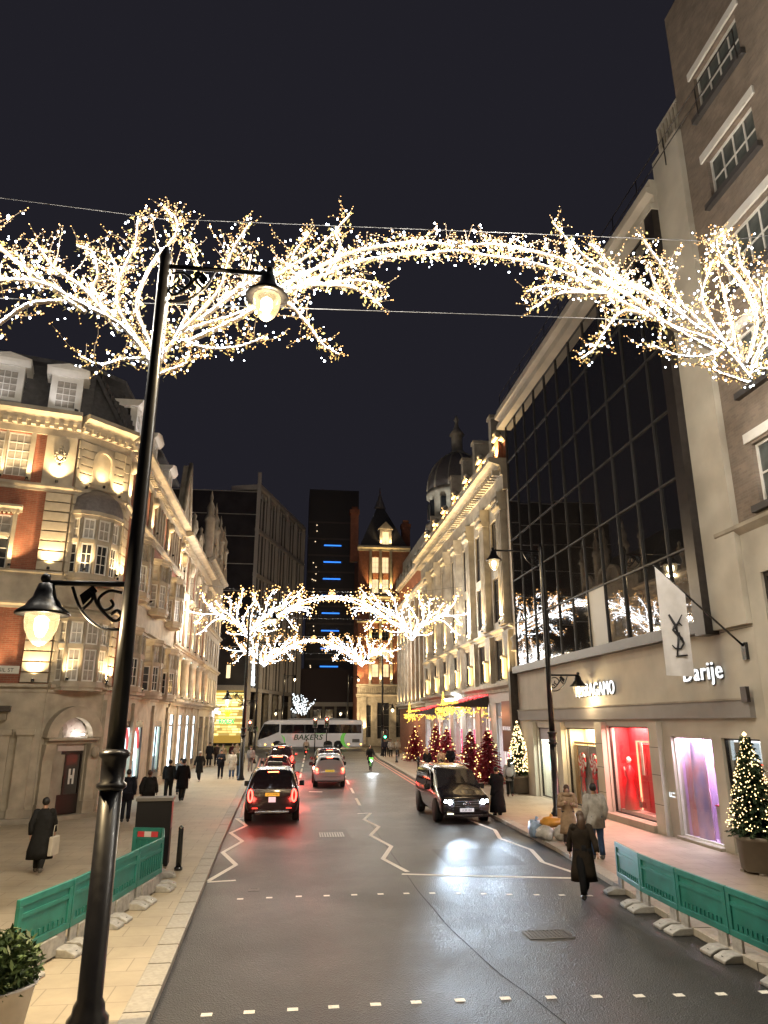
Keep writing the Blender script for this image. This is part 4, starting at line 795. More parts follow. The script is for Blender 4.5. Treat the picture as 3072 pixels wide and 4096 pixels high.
FT.build(MB().add([(.2,.2,32.3),(TW-.2,.2,32.3),(TW-.2,8.6,32.3),(.2,8.6,32.3),(TW/2-.8,3.6,40.2),(TW/2+.4,3.6,40.2),(TW/2+.4,4.8,40.2),(TW/2-.8,4.8,40.2)],[(0,1,5,4),(1,2,6,5),(2,3,7,6),(3,0,4,7),(4,5,6,7)]),'pyramid_roof',M_SLATE)
FT.build(MB().lathe([(.95,40.1),(1.05,40.3),(.7,41),(.75,41.2),(.35,42),(.4,42.3),(.1,43),(.18,43.4),(.02,44.2)],8,(TW/2-.2,4.2,0)),'roof_finial',M_LEAD)
FT.B('roof_dormer',M_STONE,(3.6,4.0,-.05,2,32.3,35.3),(5.2,5.6,-.05,2,32.3,35.3),(4,5.2,-.05,2,34.8,35.3),(4,5.2,.15,2,32.3,32.6)); FT.build(MB().prismy([(3.3,35.3),(5.9,35.3),(4.6,36.6)],-.25,2.4),'dormer_pediment',M_STONE); win(FT,4,.1,32.6,1.2,2.2,2,3,M_STONE,M_WARMWIN,split=False); FT.up(3.8,-.5,32.35,30,3,lean=.3); FT.up(5.4,-.5,32.35,30,3,lean=.3)
for x,y in ((-.6,2),(8.6,3)): FT.build(MB().box(x-.7,x+.7,y,y+1.2,30,38.5 if x<1 else 36.5).box(x-.85,x+.85,y-.15,y+1.35,38.5 if x<1 else 36.5,39.2 if x<1 else 37.2).box(x-.5,x+.5,y+.1,y+1.0,39.2 if x<1 else 37.2,39.8 if x<1 else 37.9),'chimney',M_BRICK)

# ================================================================ far brown glass offices, left of the junction
O = thing('brown_glass_offices',(-7,116,0),0,'dark glass office block with pale grid frame across the junction on the left','building')
FO = Fr(O,-30,116,0); FO2 = Fr(O,-7.0,116,math.atan2(28,8.2))
M_OFR = mat('pale_metal_frame',(.5,.46,.42),.6,var=.1); M_OGL = mat('smoked_glass',(.05,.043,.042),.12,spec=.9,var=.3,vscale=.4)
FO.B('glass_wall',M_OGL,(0,23,.3,20,9,41)); 
for z in (41,37,33.2,28.5,24,19.5,15,9): FO.B('floor_line',M_OFR,(0,22.8,.18,.3,z,z+.12))
FO.B('corner_post',M_OFR,(22.7,23.3,-.1,.5,0,44.5))
L2 = 29.2
FO2.B('glass_wall',M_OGL,(.3,L2,.4,8,8.6,40.5))
for k,x in enumerate([6,11.5,17.2,23.2,29]): FO2.B('frame_post',M_OFR,(x-.2,x+.2,-.1,.4,0,42.6))
for z in (8.2,26.6,34.2,42.0): FO2.B('frame_beam',M_OFR,(.1,L2,-.15,.42,z,z+.55))
FO2.B('roof_canopy',M_OFR,(.1,L2,.42,5,41.5,42.4))
for k in range(16): FO2.B('glass_fin',M_OFR,(.8+k*1.8,.86+k*1.8,.1,.38,8.8,41.4))
for k in range(4): FO2.B('ground_column',M_STONE,(3+k*5,3.8+k*5,1,1.8,0,8.2)); 
FO2.B('ground_glass',M_OGL,(.5,L2,2.4,2.6,0,8.2))
# gold lit shop on its ground floor
rr = random.Random(5)
gm = [glow('gold_panel_%d'%k,(1,.68+.06*k,.18+.05*k),.2+.2*k) for k in range(4)]
FO.B('shop_soffit',M_OFR,(15,22.7,-.4,1,8.3,9)); FO.B('shop_back',mat('gold_backing',(.3,.2,.05),.5,emit=(1,.6,.1),estr=.12),(15.5,22.5,.28,.3,.5,8.3))
z = 1.6
while z < 8.0:
    x = 15.6; h = .3
    while x < 22.3:
        w = rr.choice((.7,1.1,1.6)); FO.B('gold_panel',gm[rr.randrange(4)],(x,min(x+w-.08,22.4),.12,.25,z,z+h)); x += w
    z += h+rr.choice((.08,.16,.24))
text('shop_name','ROLEX',.95,glow('green_neon',(.0,1,.12),.8),O,FO.at((18.75,-.1,3.35)),(R(90),0,0),.05,sx=.78,offset=.035)
cr = MB(); 
for a in (-50,-25,0,25,50): cr.tube([(20.0,-.1,4.5),(20+.7*math.sin(R(a)),-.1,4.5+.8*math.cos(R(a)))],[.12,.09],6).ball((20+.7*math.sin(R(a)),-.1,4.5+.8*math.cos(R(a))),.12,6,4)
cr.box(19.7,20.3,-.15,0,4.35,4.6); FO.build(cr,'crown_emblem',glow('gold_neon',(1,.8,.02),.9))
FO.B('upper_lit_column',glow('soft_gold',(1,.75,.4),.5),*[(13.4+k*2.0,14.0+k*2.0,.12,.28,10.2,12.2) for k in range(4)])
lt = MB(); r2 = random.Random(9)
for k in range(160): 
    s = r2.random(); lt.octa((.9+.9*(1-s)*r2.uniform(-1,1)+.9,.05,9.2+s*5),.13)
tag(FO2.build(lt,'window_tree_lights',glow('white_tree_light',(.8,.95,1),1.2)),kind='stuff')

# ================================================================ dark tower with blue light bars
Kt = thing('dark_tower',(8,165,0),0,'dark tower block with stacked horizontal blue light bars','building')
FK = Fr(Kt,2.2,165,0); FK.B('tower_wall',mat('near_black_cladding',(.10,.09,.09),.6),(0,12,0,12,0,58))
fx = MB().box(0,4.1,-.12,-.01,0,.28).mesh('light_bar',glow('blue_bar',(.04,.25,1),.5))
for v in range(9): FK.put('light_bar',fx,(3.8-.07*(8-v)*.6,0,11.5+v*4.05))
for k in range(11): FK.B('floor_edge',mat('tower_spandrel',(.2,.16,.15),.5),(0,12,-.08,-.01,9+k*4.05,9.4+k*4.05))
wl = MB()
for k in range(26): wl.box(1.8+r2.uniform(-.3,.3),1.95+r2.uniform(-.3,.3)+.1,-.06,-.01,9+r2.random()*40,0) if False else wl.octa((1.6+r2.uniform(-.4,.5),-.05,7+r2.random()*42),.13)
tag(FK.build(wl,'window_glints',glow('warm_glint',(1,.75,.45),.8)),kind='stuff')
Lb = thing('low_far_building',(2,150,0),0,'low dark building with lit shopfront far behind the coach','building')
FLb = Fr(Lb,-2,148,0); FLb.B('wall',mat('maroon_wall',(.05,.03,.032),.7),(0,14,0,6,0,14)); FLb.B('cornice',M_OFR,(-.2,14.2,-.4,0,6.6,7.4)); 
for k in range(6): FLb.B('column',M_STONE_D,(.6+k*2.4,1.1+k*2.4,-.3,0,0,6.6)); FLb.B('window',M_GLASS,(1.3+k*2.4,2.8+k*2.4,-.05,-.01,.8,6))
# ================================================================ FESTIVE LIGHT ARCHES
BR = [
 [(865,1640),(800,1545),(700,1490),(600,1440),(480,1435),(390,1420),(305,1393)],
 [(650,1465),(580,1480),(520,1530),(480,1575),(430,1605)],
 [(700,1490),(600,1420),(530,1370),(480,1310),(465,1250)],
 [(780,1540),(700,1440),(640,1400),(610,1360),(590,1330)],
 [(770,1500),(705,1430),(705,1350),(690,1290),(650,1268)],
 [(850,1600),(775,1480),(770,1390),(790,1320),(800,1290),(805,1220)],
 [(775,1430),(765,1370),(742,1325)],
 [(865,1600),(820,1490),(850,1390),(905,1310),(905,1260),(880,1232)],
 [(880,1590),(885,1480),(905,1380)],
 [(905,1560),(960,1430),(950,1360),(925,1320)],
 [(920,1540),(1000,1420),(1020,1340),(1040,1280),(1080,1215)],
 [(1000,1450),(1060,1400),(1080,1320)],
 [(960,1500),(1090,1380),(1160,1350),(1190,1290),(1225,1240)],
 [(1050,1430),(1150,1370),(1250,1280),(1330,1180)],
 [(865,1640),(920,1540),(1040,1480),(1150,1420),(1240,1372),(1330,1328),(1430,1299),(1520,1287),(1596,1285)],
 [(930,1560),(1060,1500),(1160,1410),(1260,1350),(1340,1312),(1430,1288),(1520,1276),(1596,1274)],
 [(1180,1410),(1280,1380),(1360,1360),(1412,1375)],
 [(1200,1400),(1330,1390),(1400,1420)],
 [(1080,1470),(1160,1440),(1215,1490),(1250,1540),(1290,1570)],
 [(920,1560),(980,1575),(1050,1570),(1112,1545)],
 [(850,1610),(790,1600),(730,1600),(680,1575)],
 [(865,1650),(925,1605),(915,1570)],
 [(600,1445),(560,1380),(540,1330)],
 [(480,1435),(440,1480),(400,1500)],
 [(1270,1350),(1300,1290),(1290,1240)],
]
def catmull(pts, n):
    pts = [Vector(p) for p in pts]; out = []
    for i in range(len(pts)-1):
        p0,p1,p2,p3 = [pts[min(max(k,0),len(pts)-1)] for k in (i-1,i,i+1,i+2)]
        for j in range(n):
            t=j/n; out.append(0.5*((2*p1)+(p2-p0)*t+(2*p0-5*p1+4*p2-p3)*t*t+(3*p1-p0-3*p2+p3)*t**3))
    out.append(pts[-1]); return out
M_TWIG = mat('bronze_twig',(.07,.05,.03),.6)
M_ROPE = glow('white_rope_light',(.96,.98,1),7); M_BULB = glow('cool_white_bulb',(.84,.91,1),7); M_WARM = glow('amber_led',(1,.50,.15),1.3)
M_LEAF = mat('golden_leaf',(.24,.19,.06),.5,emit=(1,.85,.35),estr=.05)  # faint glow in the leaves stands in for light from the bulbs
_nt = M_ROPE.node_tree; _tc = _nt.nodes.new('ShaderNodeTexCoord'); _no = _nt.nodes.new('ShaderNodeTexNoise'); _no.inputs['Scale'].default_value = 26; _mr = _nt.nodes.new('ShaderNodeMapRange'); _mr.inputs['From Min'].default_value = .42; _mr.inputs['From Max'].default_value = .55; _mr.inputs['To Min'].default_value = .35; _mr.inputs['To Max'].default_value = 8
_nt.links.new(_tc.outputs['Object'],_no.inputs['Vector']); _nt.links.new(_no.outputs['Fac'],_mr.inputs['Value']); _nt.links.new(_mr.outputs['Result'],_nt.nodes['Principled BSDF'].inputs['Emission Strength'])      # LED clusters along the rope
def leafset(near):
    key = ('tree',near)
    def mk():
        rr = random.Random(21); res = {'b':[], 'r':[]}; tw, wm, bl, lf = MB(), MB(), MB(), MB()
        k = 1.0 if near else 1.0
        for bi,br in enumerate(BR):
            off = rr.uniform(-.45,.45); L = len(br)
            pts = [Vector(((x-865)/125, off*min(1,i/2)*(1 if i<L-1 or bi not in (14,15) else .0)+rr.uniform(-.06,.06), (1650-y)/125)) for i,(x,y) in enumerate(br)]
            if bi in (14,15): pts[-1].y = 0
            cp = catmull(pts,5); r0 = .045 if L > 4 else .032
            rad = [r0*(1-.65*i/(len(cp)-1))+.006 for i in range(len(cp))]
            res['b'].append(MB().tube(cp,rad,6).mesh('branch',M_TWIG))
            # the lit rope winds along the camera and street sides of the branch in short glowing lengths
            rp = MB(); rr_ = (.0115 if near else .026); fine = catmull(cp,3); m_ = len(fine)-1
            rp.tube([q+Vector((rr.uniform(-.008,.008),-(rad[min(i//3,len(rad)-1)]+rr_*.5),rr.uniform(-.012,.012))) for i,q in enumerate(fine)],[rr_*rr.uniform(.7,1.25)*(1-.35*i/m_) for i in range(m_+1)],6)
            res['r'].append(rp.mesh('rope_light',M_ROPE))
            d = 0; tot = sum((cp[i+1]-cp[i]).length for i in range(len(cp)-1)); step = .05 if near else .10
            n = int(tot/step)
            for s in range(n):
                f = s/n*(len(cp)-1); i = int(f); p = cp[i].lerp(cp[min(i+1,len(cp)-1)],f-i); t = (cp[min(i+1,len(cp)-1)]-cp[i]).normalized()
                if rr.random() < .62:      # twig
                    dr = (Vector((rr.uniform(-1,1),rr.uniform(-1,1),rr.uniform(-.7,1.1)))+t*.7).normalized(); ln = (rr.uniform(.12,.34) if near else rr.uniform(.25,.6))*(1.25 if s > n*.5 else 1)
                    bd = Vector((rr.uniform(-.3,.3),rr.uniform(-.3,.3),rr.uniform(-.2,.35)))
                    a = p; b_ = p+dr*ln*.55; c = b_+(dr+bd).normalized()*ln*.5
                    if near: tw.tube([a,b_,c],[.008,.006,.004],3,cap=False)
                    for u in range(2 if not near else 4):
                        v = (u+1)/(2 if not near else 4); q = b_.lerp(c,v*2-1) if v > .5 else a.lerp(b_,v*2); wm.octa(q+Vector((rr.uniform(-.03,.03),rr.uniform(-.03,.03),rr.uniform(-.03,.03))),rr.uniform(.010,.016) if near else .05)
                if near and rr.random() < .13:      # a longer curling spray lined with amber LEDs
                    dr = Vector((rr.uniform(-.9,.9),rr.uniform(-.5,.5),rr.uniform(-.1,1))).normalized(); ln = rr.uniform(.4,.85); cu = Vector((rr.uniform(-.5,.5),0,rr.uniform(-.1,.6))); q = p.copy(); path = [q.copy()]
                    for u in range(7):
                        dr = (dr+cu*.22+Vector((rr.uniform(-.25,.25),rr.uniform(-.25,.25),rr.uniform(-.25,.25)))).normalized(); q = q+dr*ln/7; path.append(q.copy())
                        for w_ in range(2):
                            wm.octa(q+Vector((rr.uniform(-.045,.045),rr.uniform(-.045,.045),rr.uniform(-.045,.045))),rr.uniform(.009,.016))
                        if rr.random() < .3: bl.ball(q+Vector((rr.uniform(-.06,.06),0,rr.uniform(-.06,.06))),rr.uniform(.014,.026),6,4)
                    tw.tube(path,[.011-.001*u for u in range(8)],4,cap=False)
                if rr.random() < (.7 if near else .42):
                    q = p+Vector((rr.uniform(-1,1),rr.uniform(-1,1),rr.uniform(-1,1)))*.24; (bl.ball(q,rr.uniform(.010,.024),5,4) if near else bl.octa(q,.036))
                if near:
                    for u in range(2):
                        if rr.random() < .8:
                            q = p+Vector((rr.uniform(-1,1),rr.uniform(-1,1),rr.uniform(-1,1)))*.14; a = Vector((rr.uniform(-1,1),rr.uniform(-1,1),rr.uniform(-1,1))).normalized(); b_ = a.cross(Vector((rr.uniform(-1,1),rr.uniform(-1,1),rr.uniform(-1,1)))).normalized(); l = rr.uniform(.035,.06)
                            lf.add([q-a*l,q+b_*l*.45,q+a*l,q-b_*l*.45],[(0,1,2,3)])
        if not near:
            lf.octa((0,0,.3),.01); tw.octa((0,0,.3),.01)
        res['tw']=tw.mesh('twigs',M_TWIG); res['wm']=wm.mesh('amber_lights',M_WARM); res['bl']=bl.mesh('white_bulbs',M_BULB); res['lf']=lf.mesh('leaves',M_LEAF)
        return res
    return shared(key,mk)
def arch(y, xl, zl, xr, zr, near, label, e):
    t = thing('light_arch',((xl+xr)/2,y,(zl+zr)/2),0,label,'light arch','festive light arches over the street'); rs = leafset(near)
    cx = t.location.x; zc = (zl+zr)/2; t.rotation_euler = (0,-math.atan2(zr-zl,xr-xl),0)
    for x,z,sx in ((xl,zl,1),(xr,zr,-1)):
        for i,(bm_,rm) in enumerate(zip(rs['b'],rs['r'])):
            b = put('branch',bm_,t,0,(x-cx,0,0)); b.scale = (sx,1,1); put('rope_light',rm,b)
        for nm,k in (('twigs','tw'),('amber_lights','wm'),('white_bulbs','bl'),('leaves','lf')):
            if not near and k in ('tw','lf'): continue
            o = put(nm,rs[k],t,0,(x-cx,0,0)); o.scale = (sx,1,1); tag(o,kind='stuff')
        for dx,dz in ((-3.2,1.6),(-1.2,1.9),(.6,1.7),(2.8,1.9),(4.9,2.6)):
            point((x+dx*sx,y-.6,z+dz),e,(1,.92,.78),.05); 
    w = MB(); w.tube([(-7.4-cx,0,3.9),(xl-cx,0,3.4),(xr-cx,0,3.4),(12-cx,0,3.9)],.008,5,cap=False); w.build('support_wire',mat('steel_wire',(.05,.05,.052),.7),t)
    w = MB(); w.tube([(-7.4-cx,.1,1.6),((xl+xr)/2-cx,.1,1.5),(12-cx,.1,1.4)],.007,5,cap=False); w.build('support_wire',MATS['steel_wire'],t)
    return t
arch(12.2,-2.73,9.67,9.06,10.25,True,'nearest and largest arch of glowing white branches over the street',235)
arch(50,-3.26,8.97,8.23,9.1,False,'middle arch of glowing white branches, second from the viewer',150)
arch(83,-3.5,9.58,7.75,9.68,False,'smallest and farthest arch of glowing white branches',150)

# ================================================================ STREET LAMPS
M_POST = mat('black_lamp_post',(.009,.009,.011),.34,coat=.15,spec=.35,var=.2,vscale=9)
M_GLOBE = mat('lamp_globe',(.06,.05,.04),.15,emit=(1,.74,.34),estr=.30)
M_GLOBE.node_tree.nodes['Principled BSDF'].inputs['Alpha'].default_value = .4; M_LBULB = glow('lamp_bulb',(1,.86,.55),9)
def scroll_pts(s):    # bracket ornament below an arm, s = +1 to the right
    return [[(s*.1,0,-.62),(s*.35,0,-.6),(s*.62,0,-.38),(s*.78,0,-.05)], [(s*.12,0,-.12),(s*.3,0,-.1),(s*.42,0,-.22),(s*.34,0,-.36),(s*.22,0,-.3),(s*.26,0,-.22)],
            [(s*.5,0,-.1),(s*.42,0,-.3),(s*.2,0,-.5),(s*.1,0,-.44),(s*.16,0,-.36),(s*.24,0,-.42)], [(s*.62,0,-.36),(s*.5,0,-.22),(s*.55,0,-.12)]]
def lamp_head():
    h = MB(); h.lathe([(.04,.1),(.1,.08),(.13,-.02),(.15,-.1),(.2,-.16),(.23,-.22),(.34,-.3),(.35,-.34),(.24,-.33),(.2,-.3)],16)
    g = MB(); g.lathe([(.215,-.33),(.22,-.42),(.2,-.54),(.14,-.66),(.07,-.73),(.01,-.75)],14); b = MB(); b.lathe([(.05,-.36),(.09,-.4),(.09,-.52),(.05,-.62),(.01,-.64)],10)
    return h.mesh('lamp_hood',M_POST), g.mesh('lamp_globe',M_GLOBE), b.mesh('lamp_bulb',M_LBULB)
def street_lamp(x, y, lo, hi, label, e=120, lowk=1.0):
    t = thing('street_lamp',(x,y,KH),0,label,'street lamp','tall black street lamps')
    p = MB(); p.lathe([(.24,0),(.24,.1),(.19,.16),(.18,.24),(.145,.3),(.14,2.62)],18); p.build('lower_post',M_POST,t)
    c = MB(); c.lathe([(.14,2.6),(.185,2.64),(.185,2.68),(.15,2.7),(.155,2.98),(.195,3.02),(.195,3.06),(.12,3.1)],18); c.build('collar',M_POST,t)
    MB().lathe([(.115,3.1),(.1,6),(.085,10.4),(.1,10.5),(.03,10.7)],14).build('upper_post',M_POST,t)
    for s,z,l in ((lo[0],5.25,lo[1]),(hi[0],10.35,hi[1])):
        MB().tube([(s*.08,0,z),(s*l,0,z)],.038,8).ball((s*(l+.02),0,z+.06),.07,8,6).build('arm',M_POST,t)
        sc = MB()
        for q in scroll_pts(s): sc.tube(catmull(q,4),.022,6)
        sc.add([(s*.62,.01,-.3),(s*.45,.01,-.1),(s*.52,.01,-.02),(s*.68,.01,-.16)],[(0,1,2,3)]); sc.build('scroll_bracket',M_POST,t,0,(0,0,z))
        hd,gl,bu = shared('lamphead',lamp_head)
        put('lamp_hood',hd,t,0,(s*l,0,z-.1)); put('lamp_bulb',bu,put('lamp_globe',gl,t,0,(s*l,0,z-.1))); 
        point((x+s*l,y,KH+z-.9),e*(lowk if z < 6 else 1),(1,.74,.4),.03)
    return t
street_lamp(-2.26,10.0,(-1,1.12),(1,1.62),'nearest street lamp with two glass lanterns, left of the road',330)
street_lamp(10.16,28.2,(1,1.22),(-1,2.05),'street lamp beside the refuse bags outside the red shop window',120,.35)
street_lamp(-3.05,47.3,(-1,1.1),(1,1.62),'street lamp on the left pavement beside the small waiting crowd',110)
street_lamp(-3.25,66,(-1,1.1),(1,1.62),'farther street lamp on the left pavement, just before the traffic lights',100)
street_lamp(9.6,79,(1,1.1),(-1,1.8),'far street lamp on the right pavement beyond the store canopies',100)
street_lamp(-1.5,113.4,(-1,1.1),(1,1.6),'added distant street lamp before the dark glass offices',200)  # lamp added to brighten the dim offices behind it
street_lamp(8.4,113.4,(-1,1.1),(1,1.6),'added distant street lamp in front of the red brick tower',260)  # likewise added, to brighten the far buildings
# ================================================================ VEHICLES
M_TYRE = mat('tyre',(.015,.015,.015),.8); M_RIM = mat('alloy_rim',(.35,.35,.36),.35,metal=.8); M_CARGL = mat('car_glass',(.012,.012,.014),.04,spec=.9)
M_CHROME = mat('chrome',(.6,.6,.62),.15,metal=1.0); M_TAIL = glow('tail_light_red',(1,.03,.02),6); M_BRAKE = glow('brake_light_red',(1,.08,.03),8); M_AMBER = glow('amber_lamp',(1,.45,.05),5)
M_YPL = mat('yellow_plate',(.72,.52,.04),.4,emit=(1,.75,.1),estr=.12); M_WPL = mat('white_plate',(.7,.7,.72),.4,emit=(.9,.9,1),estr=.15); M_PLT = mat('plate_text',(.01,.01,.01),.5)
def paint(name,col): return mat(name,col,.22,coat=1.0,spec=.5)
def loft(st, name, m, parent):
    b = MB(); rings = []
    for (y,zb,zm,zr,wb,wm,wr) in st:
        h = [(0,zb),(wb*.86,zb),(wb,zb+.1),(wm*.995,zb+(zm-zb)*.55),(wm,zm-.03),(wm*.985,zm+.02),(wr+(wm-wr)*.12,zr-(zr-zm)*.14),(wr*.9,zr-.015),(wr*.55,zr+.012),(0,zr+.02)]
        rings.append([(x,y,z) for x,z in h]+[(-x,y,z) for x,z in h[-2:0:-1]])
    n = len(rings[0]); vs = [p for r_ in rings for p in r_]; fs = []
    for i in range(len(rings)-1):
        for j in range(n): q=(j+1)%n; fs.append((i*n+j,i*n+q,(i+1)*n+q,(i+1)*n+j))
    fs += [tuple(range(n-1,-1,-1)), tuple(range((len(rings)-1)*n,len(rings)*n))]
    b.add(vs,[f[::-1] for f in fs],True)
    o = b.build(name,m,parent); sb = o.modifiers.new('subdivision','SUBSURF'); sb.levels = 1; sb.render_levels = 1; return o
def wheels(t, w, ys, r=.34):
    for y in ys:
        for s in (-1,1):
            me = shared(('wheel',r),lambda: MB().lathe([(r*.6,-.1),(r*.95,-.11),(r,-.07),(r,.07),(r*.95,.11),(r*.6,.1)],20).mesh('wheel',M_TYRE)); o = put('wheel',me,t,0,(s*(w-.12),y,r),(0,R(90),0))
            rm = shared(('rim',r),lambda: rim_mesh(r)); put('rim',rm,o,0,(0,0,.0))
            ar = shared(('archlip',r),lambda: MB().lathe([(r*1.22,-.02),(r*1.22,.02),(r*1.0,.02)],20).mesh('wheel_arch',M_TYRE)); put('wheel_arch',ar,t,0,(s*(w+.005),y,r+.02),(0,R(90),0))
def rim_mesh(r):
    b = MB(); b.lathe([(r*.62,-.11),(r*.58,-.085),(r*.15,-.1),(.01,-.105)],16); b.lathe([(.01,.105),(r*.15,.1),(r*.58,.085),(r*.62,.11)],16)
    for k in range(5):
        for s in (-1,1): a=R(k*72); b.tube([(0,0,s*.1),(r*.58*math.cos(a),r*.58*math.sin(a),s*.095)],.035,4)
    return b.mesh('rim',M_RIM)
def patch(t, name, pts, m, nrm, th=.012):
    n = Vector(nrm).normalized()*th; k = len(pts); b = MB(); b.add([Vector(p)+n for p in pts]+[Vector(p)-n for p in pts],[tuple(range(k)),tuple(range(2*k-1,k-1,-1))]+[(i,k+i,k+(i+1)%k,(i+1)%k) for i in range(k)]); return b.build(name,m,t)
def plate(t, y, z, txt, m, sgn=-1, w=.52):
    p = MB().box(-w/2,w/2,y-.012,y+.012,z,z+.115).build('number_plate',m,t)
    text('plate_characters',txt,.105,M_PLT,p,(0,y+sgn*.016,z+.02),(R(90),0,0 if sgn<0 else R(180)),.002,align='CENTER',sx=.82)
    return p
def mirrors(t,w,y,z,m):
    for s in (-1,1): MB().box(s*(w+.02),s*(w+.24),y-.05,y+.08,z,z+.2).build('wing_mirror',m,t,.03)
def new_taxi(x,y,label,pm,platetxt,rz=0,roof=True):
    t = thing('black_taxi' if False else 'taxi',(x,y,0),rz,label,'taxi','taxis and cars queuing at the lights')
    st = [(0,.42,.9,.96,.84,.88,.84),(.05,.32,1.02,1.12,.9,.95,.88),(.14,.28,1.06,1.42,.92,.975,.82),(.26,.27,1.08,1.72,.93,.985,.77),(.42,.27,1.08,1.84,.93,.99,.75),(1.4,.27,1.08,1.89,.93,.99,.76),(2.5,.27,1.08,1.87,.93,.99,.75),(3.1,.27,1.07,1.72,.93,.99,.75),(3.65,.27,1.05,1.2,.93,.98,.82),(4.4,.27,.98,1.07,.92,.95,.84),(4.76,.3,.8,.9,.85,.88,.8),(4.84,.38,.6,.65,.78,.8,.75)]
    loft(st,'body',pm,t); wheels(t,.99,(.85,3.85))
    patch(t,'rear_window',[(-.72,.055,1.18),(.72,.055,1.18),(.66,.24,1.66),(.58,.27,1.72),(-.58,.27,1.72),(-.66,.24,1.66)],M_CARGL,(0,-1,.3),.025)
    for s in (-1,1):
        patch(t,'side_window',[(s*.975,.6,1.14),(s*.975,1.6,1.14),(s*.83,1.6,1.66),(s*.83,.75,1.66)],M_CARGL,(s,0,.25)); patch(t,'side_window',[(s*.975,1.72,1.14),(s*.97,3.2,1.14),(s*.85,2.85,1.6),(s*.83,1.72,1.66)],M_CARGL,(s,0,.25))
        MB().tube([(s*.80+.075*math.cos(R(a))*(1),-.02-.0+.02*(1 if False else 0),.93+.02+.21*math.sin(R(a))) for a in range(0,361,30)],.03,6).build('tail_light',M_TAIL,t)
        MB().box(s*.62-.1,s*.62+.1,-.02,.02,.5,.535).build('reflector',mat('red_reflector',(.4,.01,.01),.3,emit=(1,.05,.03),estr=.8),t)
    plate(t,-.0,.93,platetxt,M_YPL); MB().box(-.13,.13,-.02,.01,.72,.9).build('licence_plate',M_WPL,t); MB().box(-.62,.62,-.05,.1,.34,.42).build('bumper_trim',M_CHROME,t,.02)
    MB().box(-.36,.36,-.012,.02,1.06,1.075).build('boot_handle',M_CHROME,t)
    if roof: MB().box(-.3,.3,2.2,2.45,1.88,2.02).build('roof_sign',mat('roof_sign_dark',(.05,.05,.05),.3),t,.04)
    MB().box(-.2,.2,.24,.28,1.74,1.77).build('high_brake_light',M_BRAKE,t)
    mirrors(t,.98,3.0,1.05,M_BLACK)
    return t
def old_taxi(x,y,label,pm):
    t = thing('taxi',(x,y,0),0,label,'taxi','taxis and cars queuing at the lights')
    st = [(0,.4,.78,.84,.8,.84,.8),(.08,.3,.95,1.02,.84,.88,.8),(.22,.27,1.02,1.26,.86,.89,.72),(.42,.27,1.04,1.58,.87,.89,.66),(.7,.27,1.04,1.74,.87,.89,.66),(1.5,.27,1.04,1.81,.87,.89,.68),(2.4,.27,1.03,1.79,.87,.89,.68),(2.9,.27,1.02,1.62,.87,.88,.68),(3.35,.27,1.0,1.12,.87,.86,.7),(4.2,.27,.94,1.02,.85,.83,.66),(4.5,.35,.7,.8,.78,.78,.62)]
    loft(st,'body',pm,t); wheels(t,.88,(.8,3.7),.32)
    patch(t,'rear_window',[(-.6,.25,1.2),(.6,.25,1.2),(.52,.44,1.56),(-.52,.44,1.56)],M_CARGL,(0,-1,.5),.03)
    for s in (-1,1):
        patch(t,'side_window',[(s*.885,.75,1.1),(s*.885,2.9,1.1),(s*.74,2.6,1.56),(s*.74,.95,1.56)],M_CARGL,(s,0,.3))
        for z,m in ((.98,M_BRAKE),(.84,M_TAIL)): MB().lathe([(.075,0),(.075,.04),(.01,.05)],12).build('tail_light',m,t,0,(s*.74,.03 if z<.9 else .08,z),(R(90),0,0))
    plate(t,.0,.84,'LJ60 XTV' if False else 'LK61 DVG',M_YPL); MB().box(-.82,.82,-.06,.1,.36,.56).build('bumper',pm,t,.05); MB().box(-.62,.62,.0,.04,.58,.6).build('boot_seam',M_CHROME,t)
    MB().box(-.16,.16,.42,.46,1.58,1.62).build('high_brake_light',M_BRAKE,t); mirrors(t,.88,2.8,1.05,M_BLACK); MB().box(-.25,.25,2.1,2.3,1.8,1.92).build('roof_sign',MATS['roof_sign_dark'],t,.04)
    return t
def saloon(x,y,label,pm,hz=1.45):
    t = thing('car',(x,y,0),0,label,'car','taxis and cars queuing at the lights'); k = hz/1.45
    st = [(0,.4,.7,.8,.75,.8,.74),(.1,.28,.88,.96,.84,.88,.78),(.5,.25,.92,1.04,.87,.91,.76),(1.0,.25,.93,1.36*k,.88,.91,.62),(1.5,.25,.93,1.45*k,.88,.91,.62),(2.4,.25,.92,1.44*k,.88,.91,.62),(3.3,.25,.9,1.02,.88,.9,.74),(4.2,.25,.8,.88,.86,.87,.72),(4.5,.35,.6,.66,.76,.78,.66)]
    loft(st,'body',pm,t); wheels(t,.91,(.85,3.55),.32)
    patch(t,'rear_window',[(-.6,.56,1.08),(.6,.56,1.08),(.5,.98,1.34*k),(-.5,.98,1.34*k)],M_CARGL,(0,-.7,1),.03)
    for s in (-1,1):
        patch(t,'side_window',[(s*.9,.95,.98),(s*.9,3.0,.98),(s*.7,2.4,1.36*k),(s*.7,1.2,1.32*k)],M_CARGL,(s,0,.4)); MB().box(s*.5,s*.84,-.0,.05,.74,.9).build('tail_light',M_BRAKE,t,.02)
    plate(t,-.01,.6,'LD19 ZXC' if hz<1.5 else 'LB17 KUV',M_YPL); MB().box(-.3,.3,.98,1.02,1.36*k,1.4*k).build('high_brake_light',M_BRAKE,t); mirrors(t,.9,2.9,.95,M_BLACK)
    return t
